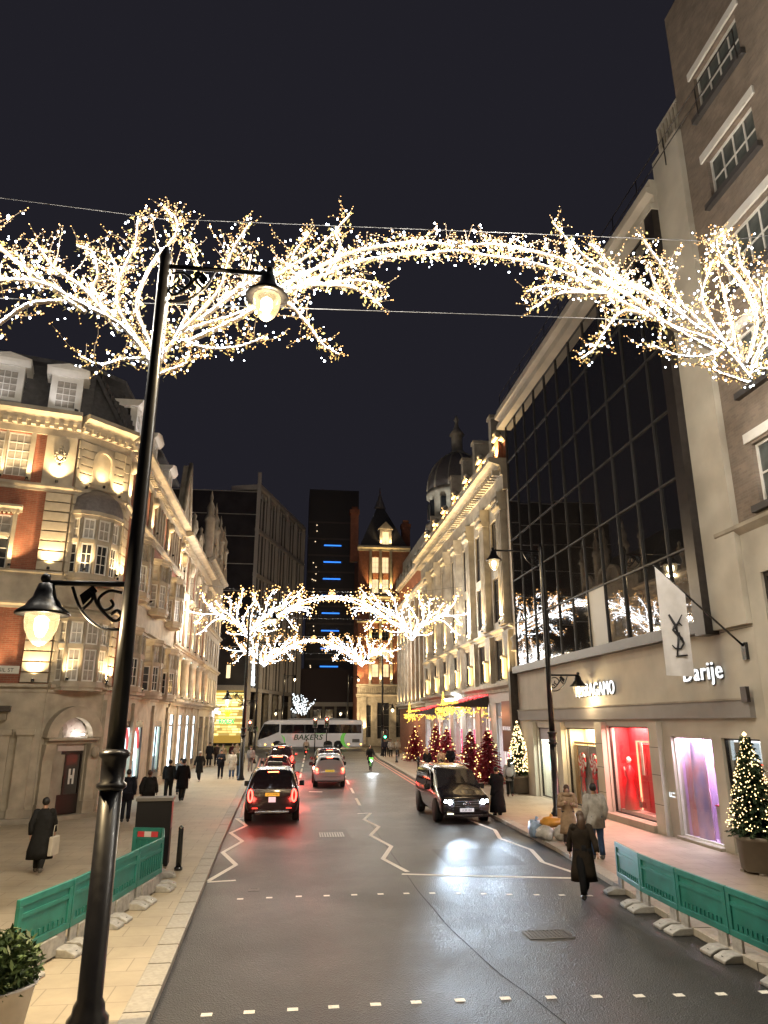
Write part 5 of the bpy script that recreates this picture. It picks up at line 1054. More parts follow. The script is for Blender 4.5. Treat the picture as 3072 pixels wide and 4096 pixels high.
M_PBLK = paint('black_paintwork',(.012,.009,.011)); M_PSIL = paint('silver_blue_paintwork',(.36,.38,.42)); M_PDRK = paint('dark_plum_paintwork',(.03,.014,.02)); M_PGLOW = paint('brake_glow_paintwork',(.10,.012,.015)); M_PGRY = paint('grey_paintwork',(.14,.13,.135))  # the red car paint stands in for the queue's brake light glow
new_taxi(-.65,28.4,'black taxi with square red tail lights, nearest vehicle in the left lane',M_PBLK,'LF73 WYB'); old_taxi(2.2,42.8,'silver rounded taxi, nearest vehicle in the middle lane',M_PSIL)
new_taxi(2.5,49.5,'dark taxi with tall bright tail lights right in front of the silver taxi',M_PDRK,'LT21 ORE'); saloon(-.72,36,'low grey car with a wide red brake light, first ahead of the black taxi',M_PGRY); saloon(-.85,46.5,'car coloured red as if by brake light, second ahead of the black taxi in the left lane',M_PGLOW,1.55); new_taxi(-.75,56,'farthest dark taxi in the left lane queue, close to the traffic lights',M_PDRK,'LG20 HKM')
saloon(-5.6+.0 if False else 3.1,60,'small dark car at the front of the middle lane queue',M_PBLK)
for x,y,e in ((-1.45,27.6,8),(.15,27.6,8),(1.4,42.0,1.2),(3.0,42.0,1.2),(3.6,48.6,26),(.35,35.3,30),(-1.6,35.3,18),(.4,45.9,45),(.5,54.8,45),(1.2,48.4,24)): point((x,y,.75),e,(1,.07,.05),.1)
# rubbish reflections inside the rear window of the black taxi: pale head rests
# --- black people carrier facing the viewer
V = thing('people_carrier',(6.42,27.35,0),R(1.5),'black people carrier facing the viewer with bright white headlights, parked at the right kerb','van')
st = [(0,.34,.62,.68,.8,.84,.78),(.06,.26,.78,.86,.88,.92,.82),(.3,.22,.88,.98,.92,.955,.82),(.95,.22,.98,1.12,.93,.96,.84),(1.5,.22,1.0,1.5,.93,.965,.8),(2.0,.22,1.02,1.8,.93,.965,.77),(2.5,.22,1.02,1.9,.93,.965,.77),(3.6,.22,1.02,1.91,.93,.965,.77),(4.8,.22,1.02,1.88,.93,.965,.78),(5.05,.25,1.0,1.7,.91,.94,.8),(5.14,.36,.9,1.1,.85,.9,.8)]
loft(st,'body',M_PBLK,V); wheels(V,.965,(.95,4.15),.36)
patch(V,'windscreen',[(-.84,1.02,1.16),(.84,1.02,1.16),(.72,1.92,1.74),(-.72,1.92,1.74)],mat('windscreen_glass',(.03,.03,.035),.05,spec=.9),(0,-.6,1),.03)
for s in (-1,1):
    patch(V,'side_window',[(s*.955,1.5,1.1),(s*.955,2.5,1.1),(s*.83,2.5,1.72),(s*.85,2.1,1.66)],M_CARGL,(s,0,.25)); patch(V,'side_window',[(s*.955,2.6,1.1),(s*.955,4.8,1.1),(s*.83,4.75,1.7),(s*.83,2.6,1.72)],M_CARGL,(s,0,.25))
    hl = MB().box(s*.56,s*.86,-.03,.06,.68,.84).build('headlight',M_CARGL,V,.03); MB().ball((s*.62,-.05,.75),.085,10,6).build('beam_lamp',glow('headlight_beam',(.8,.92,1),30),hl); MB().ball((s*.78,-.03,.78),.05,10,6).build('beam_lamp',MATS['headlight_beam'],hl)
    MB().box(s*.5,s*.72,-.06,-.0,.33,.36).build('fog_light',glow('fog_lamp',(1,.85,.5),2),V) if s<0 else None
    p = Vector((6.42+s*.66,27.1,.75)); spot(p,(5.2+s*.8,2,.66),560,(.62,.80,1),30,1.0,.06)
mirrors(V,.96,1.75,1.05,M_PBLK)
B('grille',mat('grille_black',(.02,.02,.02),.4),V,(-.48,.48,-.05,.02,.5,.84)); 
for z in (.6,.68,.76): B('grille_bar',M_CHROME,V,(-.46,.46,-.065,-.045,z,z+.018))
em = MB(); em.tube([(.115*math.cos(R(a)),-.085,.68+.115*math.sin(R(a))) for a in range(0,361,30)],.012,6)
for a in (90,210,330): em.tube([(0,-.085,.68),(.11*math.cos(R(a)),-.085,.68+.11*math.sin(R(a)))],[.02,.006],6)
em.build('star_emblem',M_CHROME,V)
pl = MB().box(-.26,.26,-.085,-.06,.42,.54).build('number_plate',M_WPL,V); text('plate_characters','LC24 HBZ',.105,M_PLT,pl,(0,-.088,.445),(R(90),0,0),.002,align='CENTER',sx=.82)
B('lower_bumper',M_PBLK,V,(-.85,.85,-.07,.05,.24,.34)); B('bumper_trim',M_CHROME,V,(-.6,.6,-.08,-.06,.3,.315)); B('roof_rail',M_CHROME,V,(.72,.76,2.2,4.7,1.9,1.94)); B('roof_rail',M_CHROME,V,(-.76,-.72,2.2,4.7,1.9,1.94))
# --- white coach crossing at the junction
K = thing('coach',(2.55,102.5,0),0,'white touring coach with green swooshes crossing at the far junction','coach')
Lc, Hc = 14.2, 3.85; xf = -Lc/2
prof = [(xf,.45),(xf-.05,1.2),(xf+.15,2.2),(xf+.75,3.5),(xf+1.5,Hc),(Lc/2-.3,Hc),(Lc/2,Hc-.25),(Lc/2,.5),(Lc/2-.2,.35),(xf+.2,.32)]
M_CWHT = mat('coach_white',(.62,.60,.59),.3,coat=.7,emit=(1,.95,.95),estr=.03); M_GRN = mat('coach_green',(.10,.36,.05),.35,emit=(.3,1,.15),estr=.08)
MB().prismy(prof,-1.27,1.27).build('body',M_CWHT,K,.12)
gp = MB(); gp.prismy([(xf+3.0,2.1),(xf+3.0,3.25),(Lc/2-.25,3.25),(Lc/2-.25,2.1)],-1.30,-1.24); gp.build('window_band',M_CARGL,K); gp = MB(); gp.prismy([(xf+.0,1.25),(xf+.2,2.2),(xf+.75,3.3),(xf+2.8,3.3),(xf+2.8,2.3),(xf+1.4,1.7)],-1.305,-1.24); gp.build('front_window',M_CARGL,K)
for k in range(6): B('window_pillar',mat('dark_pillar',(.02,.02,.02),.4),K,(xf+4.6+k*1.6,xf+4.68+k*1.6,-1.312,-1.30,2.1,3.25))
B('roof_stripe',M_CWHT,K,(xf+1.6,Lc/2-.4,-1.33,-1.27,3.3,3.5)); B('roof_unit',mat('roof_unit_grey',(.2,.2,.2),.5),K,(xf+4,Lc/2-2,-.9,.9,Hc,Hc+.22))
def swoosh(cx,cz,r0,r1,a0,a1,nm='green_swoosh',m=None,sz=1.0):
    b = MB(); n=10
    for i in range(n):
        p,q = R(a0+(a1-a0)*i/n),R(a0+(a1-a0)*(i+1)/n); wi = lambda t: r0+(r1-r0)*(1-abs(2*t-1)**1.5); i0,i1=i/n,(i+1)/n
        b.prismy([(cx+r0*math.cos(p),cz+r0*sz*math.sin(p)),(cx+wi(i0)*math.cos(p)+.01,cz+wi(i0)*sz*math.sin(p)),(cx+wi(i1)*math.cos(q)+.01,cz+wi(i1)*sz*math.sin(q)),(cx+r0*math.cos(q),cz+r0*sz*math.sin(q))],-1.29,-1.26)
    b.build(nm,m or M_GRN,K)
swoosh(Lc/2-1.4,1.35,1.2,1.75,110,250); swoosh(xf+2.2,.9,1.3,1.5,-10,50); swoosh(.2,.6,.7,1.1,160,240); swoosh(1.2,2.3,1.0,1.2,200,340,sz=.25)
text('coach_name','BAKERS',.95,mat('dark_green_letters',(.02,.06,.02),.4),K,(xf+4.7,-1.29,1.28),(R(90),0,0),.01,sx=1.2,shear=.2,offset=.02)
wb = MB()
for x in (xf+2.6,Lc/2-3.4,Lc/2-4.8): 
    o = MB().lathe([(.3,-.15),(.5,-.15),(.5,.15),(.3,.15)],18).build('wheel',M_TYRE,K,0,(x,-1.15,.5),(R(90),0,0)); MB().lathe([(.3,.12),(.05,.16)],12).build('rim',M_RIM,o); o2 = MB().prismy([(x-.62,.4),(x-.55,.95),(x-.2,1.15),(x+.2,1.15),(x+.55,.95),(x+.62,.4)],-1.285,-1.2).build('wheel_arch',M_TYRE,K)
B('engine_grille',mat('grille_grey',(.12,.12,.12),.5),K,(Lc/2-1.5,Lc/2-.5,-1.285,-1.26,.9,1.35))
for x in (xf+1.0,xf+2.0,Lc/2-2,Lc/2-.3): B('marker_light',M_AMBER,K,(x-.08,x+.08,-1.3,-1.26,.62,.72))
MB().ball((xf+.1,-.9,.75),.13,8,6).ball((xf+.1,.9,.75),.13,8,6).build('headlight',glow('coach_headlight',(.95,.97,1),8),K); MB().box(xf-.35,xf-.1,-1.35,-1.1,2.3,2.9).build('mirror_arm',mat('green_mirror',(.1,.4,.1),.4),K,.03)
# --- bicycles
def bicycle(x,y,rz,label,fm,front_light=True):
    t = thing('bicycle',(x,y,0),rz,label,'bicycle')
    for yy in (-.52,.52):
        w = MB().tube([(0,yy+.33*math.cos(R(a)),.34+.33*math.sin(R(a))) for a in range(0,361,24)],.022,6); 
        w = w.build('wheel',M_TYRE,t); sp = MB()
        for k in range(8): sp.tube([(0,yy,.34),(0,yy+.32*math.cos(R(k*45)),.34+.32*math.sin(R(k*45)))],.004,3)
        sp.build('spokes',M_CHROME,w)
    f = MB(); f.tube([(0,.5,.34),(0,.36,.95)],.03,7); f.tube([(0,.4,.8),(0,.05,.42),(0,-.15,.38)],.035,7); f.tube([(0,-.52,.34),(0,-.15,.36),(0,-.25,.9)],.025,7); f.build('frame',fm,t)
    MB().tube([(-.28,.3,1.05),(-.1,.38,1.02),(.1,.38,1.02),(.28,.3,1.05)],.016,6).build('handlebar',M_BLACK,t); MB().ball((0,-.27,.95),.12,8,5,sx=.8,sz=.4).build('saddle',M_BLACK,t)
    MB().box(-.16,.16,.42,.68,.78,1.0).build('front_basket',fm,t,.02); MB().box(-.06,.06,-.1,.1,.28,.36).build('pedal',M_BLACK,t)
    if front_light: MB().ball((0,.72,.74),.055,8,6).build('bicycle_lamp',glow('bike_lamp',(.85,.95,1),25),t); spot((x,y-.85,.74),(x,y-4,0),60,(.85,.95,1),60) if abs(rz)>1 else None
    else: MB().ball((0,-.85,.62),.05,8,6).build('bicycle_lamp',M_TAIL,t)
    return t
bicycle(6.0,57.0,R(180),'bright green hire bicycle ridden towards the viewer',mat('lime_green',(.14,.55,.08),.4,emit=(.3,1,.2),estr=.1)); bicycle(1.5,78,0,'dark bicycle ridden away between the traffic lanes',M_BLACK,False)
# ================================================================ PEOPLE
def skin_body(P, edges, rad, name, m):
    me = bpy.data.meshes.new(name); me.from_pydata([tuple(p) for p in P],edges,[]); o = bpy.data.objects.new(name,me); COL.objects.link(o)
    md = o.modifiers.new('skin','SKIN'); sv = me.skin_vertices[0].data
    for i,r_ in enumerate(rad): sv[i].radius = (r_,r_) if not isinstance(r_,tuple) else r_
    sv[0].use_root = True; md.use_smooth_shade = True
    sb = o.modifiers.new('sub','SUBSURF'); sb.levels = 1; sb.render_levels = 1
    dg = bpy.context.evaluated_depsgraph_get(); out = bpy.data.meshes.new_from_object(o.evaluated_get(dg)); bpy.data.objects.remove(o); bpy.data.meshes.remove(me)
    out.materials.clear(); out.materials.append(m); return out
SKINS = [mat('skin_light',(.48,.28,.2),.55), mat('skin_brown',(.16,.08,.05),.55), mat('skin_tan',(.33,.18,.11),.55)]
HAIRS = [mat('hair_black',(.012,.01,.009),.5), mat('hair_brown',(.06,.032,.018),.5), mat('hair_fair',(.3,.19,.09),.5)]
CL = {}
def cloth(c,fuzzy=False):
    n = 'cloth_%02d_%02d_%02d%s'%(c[0]*99,c[1]*99,c[2]*99,'f' if fuzzy else '')
    return mat(n,c,.9,var=.25,vscale=9,bump=.5 if fuzzy else .25,bscale=70 if fuzzy else 120,spec=.12)
def person(x,y,face,label,h=1.72,pose='walk',coat='jacket',top=(.02,.02,.022),legs=(.02,.02,.025),hair=0,skin=0,long_hair=False,hood=False,fuzzy=False,group=None,z=None,skirt=False,hat=None,shoe=(.02,.02,.02),phase=1,wide=1.0,leg_bare=False):
    """face: heading in degrees, 0 = walking away along +y"""
    onroad = -2.0 < x < 7.2 and y > 0
    t = thing('person',(x,y,(0 if onroad else KH) if z is None else z),R(-face),label,'person',group); k = h/1.72; t.scale = (k,k,k)
    f = phase
    if pose == 'walk': an = [Vector((-.09,.22*f,.09)),Vector((.09,-.26*f,.14))]; kn = [Vector((-.09,.16*f,.5)),Vector((.09,-.02*f+.04,.5))]; el = [Vector((-.25,-.12*f-.02,1.15)),Vector((.25,.1*f-.02,1.15))]; wr = [Vector((-.25,-.1*f+.02,.92)),Vector((.25,.22*f,.95))]
    elif pose == 'stand': an = [Vector((-.1,.02,.09)),Vector((.11,-.02,.09))]; kn = [Vector((-.1,.03,.5)),Vector((.1,.02,.5))]; el = [Vector((-.25,-.04,1.15)),Vector((.25,-.04,1.15))]; wr = [Vector((-.23,.06,.92)),Vector((.23,.06,.92))]
    elif pose == 'phone': an = [Vector((-.1,.02,.09)),Vector((.11,-.02,.09))]; kn = [Vector((-.1,.03,.5)),Vector((.1,.02,.5))]; el = [Vector((-.24,.02,1.13)),Vector((.24,.02,1.13))]; wr = [Vector((-.1,.24,1.2)),Vector((.12,.22,1.22))]
    elif pose == 'ride': an = [Vector((-.1,.12,.32)),Vector((.1,.05,.5))]; kn = [Vector((-.11,.32,.72)),Vector((.11,.34,.86))]; el = [Vector((-.27,.22,1.2)),Vector((.27,.22,1.2))]; wr = [Vector((-.26,.46,1.08)),Vector((.26,.46,1.08))]
    pz = .93 if pose != 'ride' else 1.02; lean = .0 if pose != 'ride' else .18; dz = pz-.93
    pel = Vector((0,-.27 if pose=='ride' else 0,pz)); 
    ch = pel+Vector((0,.02+lean*.7,.34)); nk = pel+Vector((0,.02+lean,.53)); hd = pel+Vector((0,.05+lean,.67)); tp = pel+Vector((0,.05+lean,.74))
    sh = [pel+Vector((s*.17,.01+lean*.9,.47)) for s in (-1,1)]; hp = [pel+Vector((s*.09,0,-.04)) for s in (-1,1)]
    el = [e+Vector((0,0,dz*.3)) for e in el]
    P = [pel,ch,nk,hd,tp]; E = [(0,1),(1,2),(2,3),(3,4)]; Rr = [(.15,.11),(.15,.1),.05,(.075,.095),(.05,.06)]
    for s in (0,1):
        i = len(P); P += [sh[s],el[s],wr[s],wr[s]+(wr[s]-el[s]).normalized()*.08]; E += [(1,i),(i,i+1),(i+1,i+2),(i+2,i+3)]; Rr += [.06,.042,.03,(.035,.02)]
        i = len(P); toe = an[s]+Vector((0,.15,-.05)); P += [hp[s],kn[s],an[s],toe]; E += [(0,i),(i,i+1),(i+1,i+2),(i+2,i+3)]; Rr += [.085,.058,.04,(.04,.03)]
    bd = skin_body(P,E,Rr,'body',SKINS[skin])
    # five fingers on each hand, a nose, eyes and ears, joined into the body mesh
    bm = bmesh.new(); bm.from_mesh(bd); ex = MB()
    for s in (0,1):
        w = wr[s]; d = (wr[s]-el[s]).normalized(); side = d.cross(Vector((1,0,0))).normalized(); b0 = w+d*.085
        for q in range(4): ex.tube([b0+side*(q-1.5)*.018,b0+side*(q-1.5)*.019+d*(.045-.006*abs(q-1.5)),b0+side*(q-1.5)*.017+d*.07+Vector((0,.02,0))],[.009,.008,.006],5)
        ex.tube([w+d*.03+side*.03,w+d*.06+side*.055,w+d*.09+side*.058],[.011,.009,.007],5)
    hc = hd+Vector((0,0,.02)); ex.ball(hc+Vector((0,.1,-.02)),.016,6,4,sz=1.5); ex.ball(hc+Vector((0,.086,-.065)),.02,6,4,sx=1.4,sy=.5,sz=.4)
    for s in (-1,1): ex.ball(hc+Vector((s*.08,.0,-.01)),.022,6,4,sx=.4,sz=1.4)
    tm = ex.mesh('x',SKINS[skin]); bm.from_mesh(tm); bm.to_mesh(bd); bm.free(); bpy.data.meshes.remove(tm)
    for pl in bd.polygons: pl.use_smooth = True
    put('body',bd,t)
    ey = MB(); 
    for s in (-1,1): ey.ball(hc+Vector((s*.032,.09,.012)),.009,5,4)
    ey.build('eyes',HAIRS[0],t)
    # clothes
    lm = cloth(legs); tmm = cloth(top,fuzzy); W = wide
    if not skirt:
        tr = MB()
        for s in (0,1):
            a2 = an[s]+Vector((0,0,.0)); tr.tube([hp[s]+Vector((0,0,.1)),hp[s],hp[s].lerp(kn[s],.5),kn[s],kn[s].lerp(a2,.6),a2+Vector((0,-.005,.02))],[.12,.112,.098,.078,.072,.07 if not leg_bare else .06],10)
        tr.lathe([(.1,-.06),(.165,.02),(.17,.1),(.15,.2)],14,tuple(pel+Vector((0,0,-.06))),sy=.78); tr.build('trousers',lm,t)
    else:
        sk = MB(); sk.lathe([(.27*W,.12),(.25*W,.45),(.19*W,.85),(.15,1.02)],16,sy=.8); sk.build('skirt',lm,t)
    shm = mat('shoe_%d'%int(shoe[0]*100),shoe,.5); 
    for s in (0,1):
        a2 = an[s]; so = MB(); so.ball(a2+Vector((0,.06,-.045)),.06,10,6,sx=.8,sy=2.2,sz=.75); so.ball(a2+Vector((0,-.01,-.01)),.055,8,6); so.build('shoe',shm,t)
    hem = {'jacket':.74,'long':.34,'mid':.52,'puffer':.72,'tee':.78}[coat]; fl = {'jacket':.2,'long':.275,'mid':.235,'puffer':.235,'tee':.19}[coat]*W
    bx = .02 if coat != 'puffer' else .05
    rings = []
    zs = [hem,hem+.18,pz-.03,pz+.12,pz+.28,pz+.4,pz+.47,pz+.52,pz+.56]
    rs = [fl,fl*.95,(.2+bx*.5)*W,(.18+bx*.5)*W,(.195+bx)*W,(.2+bx)*W,.185*W,.12,.075]
    rn = random.Random(int(x*91+y*37)); n = 16; vs = []; co = MB()
    for zz,r_ in zip(zs,rs):
        tt = max(0,(zz-pz)/.56); oy = pel.y+lean*tt+.01+.01*tt
        for j in range(n):
            a = 2*math.pi*j/n; wob = 1+(.05*math.sin(a*3+zz*9)+rn.uniform(-.02,.02))*(1 if zz<pz+.3 else .3); vs.append((r_*wob*math.cos(a),oy+r_*wob*.66*math.sin(a),zz+dz*.0))
    co.add(vs,[(i*n+j,i*n+(j+1)%n,(i+1)*n+(j+1)%n,(i+1)*n+j) for i in range(len(zs)-1) for j in range(n)]+[tuple(range(n-1,-1,-1))],True)
    ak = 1.25 if coat in ('puffer',) or fuzzy else 1.0
    for s in (0,1):
        if coat == 'tee': co.tube([sh[s]+Vector((0,0,.02)),sh[s].lerp(el[s],.6)],[.075,.065],10)
        else: co.tube([sh[s]+Vector((0,0,.03)),sh[s].lerp(el[s],.5),el[s],el[s].lerp(wr[s],.6),wr[s]+(wr[s]-el[s]).normalized()*.01],[.085*ak,.078*ak,.07*ak,.062*ak,.056*ak],10)
        co.ball(sh[s]+Vector((0,0,.0)),.09*ak,8,6)
    co.build({'jacket':'jacket','long':'long_coat','mid':'coat','puffer':'padded_jacket','tee':'shirt'}[coat],tmm,t)
    hm = HAIRS[hair]; hr = MB(); hr.ball(hc+Vector((0,-.034,.032)),.1,12,8,sx=.92,sy=.98,sz=1.02)
    if long_hair: hr.tube([hc+Vector((0,-.04,.04)),hc+Vector((0,-.085,-.08)),hc+Vector((0,-.1,-.22)),hc+Vector((0,-.09,-.34))],[.085,.095,.085,.04],10)
    if hood: MB().ball(hc+Vector((0,-.025,.02)),.125,12,8,sy=1.05,sz=1.15).tube([hc+Vector((0,-.06,-.06)),hc+Vector((0,-.06,-.16))],[.12,.15],10).build('hood',tmm,t)
    else: hr.build('hair',hm,t)
    if fuzzy: MB().tube([nk+Vector((.14*math.cos(R(a)),.11*math.sin(R(a)),.0)) for a in range(0,361,30)],.06,8).build('fur_collar',tmm,t)
    if hat: MB().ball(hc+Vector((0,-.01,.06)),.108,10,6,sz=.8).build('hat',cloth(hat),t)
    return t
GL, GR = 'people on the left pavement', 'people on the right pavement'
person(-5.85,19.3,-8,'person in long black coat walking past the arched corner door with a pale bag',1.66,'walk','long',(.012,.012,.012),(.02,.02,.02),0,shoe=(.1,.09,.08),group=GL,leg_bare=True,wide=1.12)
person(-5.85,28.4,-4,'person in dark navy jacket and trousers walking away, left of the cream trousers',1.76,'stand','puffer',(.012,.014,.022),(.014,.015,.022),0,group=GL)
person(-5.25,29.2,4,'person in cream trousers and black jacket walking away',1.68,'walk','puffer',(.012,.012,.012),(.5,.43,.34),1,1,shoe=(.4,.36,.3),group=GL,wide=1.1)
person(-5.5,35.4,-4,'left one of the pair in black walking away past the lit shop windows',1.76,'walk','jacket',(.012,.012,.014),(.014,.014,.016),0,group=GL,phase=-1)
person(-4.88,35.3,2,'right one of the pair in black, in a longer coat and dark hat',1.78,'walk','mid',(.01,.01,.012),(.014,.014,.016),0,hat=(.012,.012,.014),group=GL,wide=1.15)
person(-5.45,38.6,170,'person in pale grey walking towards the viewer, half hidden by the black pair',1.68,'phone','jacket',(.3,.32,.33),(.05,.05,.06),0,group=GL)
person(-5.5,46.6,190,'person in black coat and pale knitted hat coming along the left pavement',1.7,'walk','mid',(.012,.012,.013),(.02,.02,.02),1,hat=(.45,.42,.38),shoe=(.5,.48,.45),group=GL)
person(-4.45,48.9,185,'person in dark coat standing in the small crowd nearest the building',1.72,'phone','jacket',(.02,.022,.03),(.02,.02,.024),0,group=GL)
person(-3.75,48.9,180,'person in white padded coat and blue jeans by the left lamp post',1.68,'stand','mid',(.55,.53,.5),(.1,.16,.28),1,shoe=(.6,.58,.55),group=GL)
person(-3.3,49.4,178,'person in olive jacket and jeans close beside the left lamp post',1.74,'stand','jacket',(.06,.065,.04),(.06,.09,.15),0,group=GL)
person(-2.95,55.5,175,'person in pale grey clothes waiting at the kerb beyond the lamp post',1.72,'stand','jacket',(.22,.2,.19),(.2,.18,.17),1,group=GL)
person(-6.6,62,182,'tall person in black by the dark shop at the end of the row',1.84,'stand','mid',(.01,.01,.011),(.012,.012,.014),0,group=GL,wide=1.1)
person(-6.1,62.8,175,'shorter person in dark brown beside the tall one in black',1.7,'stand','jacket',(.05,.035,.03),(.02,.02,.022),1,group=GL)
person(-5.4,60.5,185,'person in tan jacket in the far left crowd',1.74,'stand','jacket',(.25,.17,.1),(.02,.02,.024),1,group=GL)
person(-4.9,63.5,180,'person in dark red in the far left crowd',1.72,'stand','jacket',(.06,.015,.018),(.02,.02,.024),0,group=GL)
person(-4.4,61.5,180,'person in beige hooded coat in the far left crowd',1.7,'stand','mid',(.38,.29,.2),(.05,.06,.09),1,group=GL,hood=True)
# right side
person(6.25,15.95,8,'person in long black skirt with dark scarf crossing at the right road edge',1.68,'walk','jacket',(.018,.014,.01),(.008,.008,.009),2,long_hair=True,hood=True,group=GR,z=0,wide=1.1) if False else None
person(6.25,15.95,6,'person in long black coat with fair hair stepping along the right road edge',1.68,'walk','long',(.024,.018,.013),(.008,.008,.009),1,long_hair=True,group=GR,z=0,wide=1.05,phase=-1)
person(8.02,19.4,4,'person in pale jacket and blue jeans standing on the right pavement',1.84,'stand','puffer',(.36,.34,.31),(.035,.06,.12),0,skin=2,shoe=(.08,.08,.08),group=GR,wide=1.05)
person(8.1,21.6,190,'person in fluffy beige coat facing the viewer beside the refuse bags',1.64,'phone','long',(.36,.25,.16),(.05,.04,.04),1,long_hair=True,fuzzy=True,group=GR)
person(7.95,28.6,-20,'person in black jacket and wide black skirt beside the people carrier',1.74,'phone','puffer',(.009,.009,.013),(.009,.009,.011),0,skirt=True,group=GR,wide=1.25,z=KH)
person(10.45,35.3,12,'person in grey top walking away with a pale backpack',1.7,'walk','jacket',(.32,.32,.35),(.012,.011,.012),0,long_hair=True,shoe=(.16,.08,.06),group=GR)
person(10.9,50.7,170,'person in black with a red hat under the store canopy',1.78,'stand','puffer',(.01,.01,.012),(.012,.012,.014),0,hat=(.4,.02,.02),group=GR)
person(10.1,50.0,30,'person in beige coat behind the people carrier',1.66,'stand','mid',(.4,.3,.2),(.03,.03,.03),0,group=GR)
person(9.25,50.6,10,'person with fair hair and black coat nearest the bollard',1.66,'stand','mid',(.012,.012,.014),(.014,.014,.016),2,long_hair=True,group=GR)
for i,(x,y,c,l,d) in enumerate(((9.5,76.5,(.05,.05,.07),(.02,.02,.03),'person in dark blue at the left end of the far right group'),(10.1,76.0,(.5,.48,.45),(.02,.02,.02),'person in white top in the middle of the far right group'),(10.75,75.5,(.45,.4,.33),(.02,.02,.02),'person in cream shirt and black trousers carrying a bag in the far right group'),(10.3,79,(.03,.03,.035),(.02,.02,.02),'person in black behind the far right group'))):
    person(x,y,170+i*9,d,1.74,'stand','jacket',c,l,i%3,group=GR)
person(6.0,57.25,180,'cyclist in black riding the green bicycle',1.72,'ride','jacket',(.012,.013,.016),(.02,.02,.024),0,z=.02); person(1.5,78.0,0,'cyclist in pale jacket riding away between the lanes',1.74,'ride','jacket',(.42,.36,.3),(.03,.03,.03),1,z=.02)
# things they carry
b = MB(); b.prismy([(-.19,0),(.19,0),(.17,.42),(-.17,.42)],-.05,.05); o = tag(b.build('tote_bag',mat('cream_canvas',(.55,.5,.42),.8,var=.1),None,.02,(-5.55,19.3,.52),(0,0,R(80))),'cream tote bag hanging beside the long black coat','bag'); MB().tube([(-.1,0,.42),(-.06,0,.66),(.06,0,.66),(.1,0,.42)],.01,5).build('handle',MATS['cream_canvas'],o)
o = tag(MB().ball((0,0,.2),.19,12,8,sy=.6,sz=1.15).build('backpack',mat('pale_blue_nylon',(.45,.47,.52),.7,var=.1),None,0,(10.41,35.12,1.05),(0,0,R(-12))),'pale grey backpack worn by the person beside the lit tree','backpack'); MB().tube([(-.1,.1,.38),(-.12,.16,.3),(-.1,.1,.05)],.018,5).build('strap',MATS['pale_blue_nylon'],o); MB().tube([(-.1,-.13,.16),(.1,-.13,.16),(.09,-.12,.05),(-.09,-.12,.05),(-.1,-.13,.16)],.012,5).build('pocket',MATS['pale_blue_nylon'],o)
o = tag(MB().box(-.14,.14,-.05,.05,0,.32).build('shopping_bag',mat('tan_paper',(.4,.27,.15),.8),None,.01,(11.0,75.3,.5)),'tan paper shopping bag held in the far right group','bag'); MB().tube([(-.06,0,.32),(-.03,0,.42),(.03,0,.42),(.06,0,.32)],.008,5).build('handle',MATS['tan_paper'],o)

# ================================================================ BARRIERS
M_BAR = mat('green_plastic',(.022,.18,.15),.45,var=.25,vscale=3,bump=.1); M_FOOT = mat('grey_foot',(.34,.33,.31),.75,var=.3,vscale=9,bump=.3)
def barrier(x0,y0,x1,y1,label,zb,slots=True):
    d = Vector((x1-x0,y1-y0)); L = d.length; rz = math.atan2(d.y,d.x); t = thing('barrier_panel',(x0,y0,zb),rz,label,'barrier','green plastic barriers')
    h0,h1 = .32,1.02; b = MB()
    b.box(.0,L-.02,-.03,.03,h1-.1,h1); b.box(0,L-.02,-.03,.03,h0,h0+.1); b.box(0,.1,-.03,.03,h0+.1,h1-.1); b.box(L-.12,L-.02,-.03,.03,h0+.1,h1-.1); b.box(.1,L-.12,-.008,.008,h0+.1,h1-.1); b.build('panel',M_BAR,t,.012)
    nb = int((L-.4)/.11)
    for i in range(nb):
        x = .22+i*(L-.44)/max(1,nb-1)
        put('rib',shared(('brib',slots),lambda: MB().box(-.018,.018,-.026,.026,h0+.12,h0+(.42 if slots else .2)).mesh('rib',M_BAR)),t,0,(x,0,0))
    put('cross_rail',shared(('xr',round(L,2)),lambda: MB().box(.1,L-.12,-.024,.024,h0+.44,h0+.5).mesh('cross_rail',M_BAR)),t)
    MB().box(.3,L-.36,-.05,.05,.03,h0-.01).build('base_block',M_FOOT,t,.015) if zb > 0 else None
    lg = MB(); lg.box(.04,.3,-.025,.025,.1,h0); lg.box(L-.34,L-.08,-.025,.025,.1,h0); lg.build('leg',M_BAR,t) if False else [MB().box(a,a+.24,-.022,.022,.1,h0).build('leg',M_FOOT,t) for a in (.04,L-.34)]
    for a in (.16,L-.22):
        f = MB(); f.prismx([(-.36,0),(.36,0),(.36,.05),(.2,.12),(-.2,.12),(-.36,.05)],a-.15,a+.15); o = f.build('foot',M_FOOT,t,.015); MB().lathe([(.04,0),(.04,.004)],10,(a,-.27,.075)).build('foot_hole',M_BLACK,o)
    return t
LB = [(-3.75,11.7),(-3.4,13.1),(-3.15,14.6),(-2.95,15.9),(-2.72,17.35),(-2.95,18.75)]
lab = ['nearest green barrier panel left of the big lamp post','second green barrier panel, mostly behind the big lamp post','third green barrier panel, just beyond the big lamp post','fourth green barrier panel with ribbed slots facing the road','farthest left green barrier panel, beside the black kiosk']
for i in range(5): barrier(*LB[i],*LB[i+1],lab[i],KH,i>2)
tb = barrier(-2.95,18.8,-3.7,19.0,'short end barrier panel with red and white reflective strip',KH)
rs_ = MB(); 
for k in range(3): rs_.cur = k%2; rs_.box(.12+k*.17,.29+k*.17,-.035,-.028,.82,.94)
rs_.build('reflective_strip',[mat('red_reflective',(.55,.05,.06),.4),mat('white_reflective',(.65,.6,.58),.4)],tb) ; rs2 = MB()
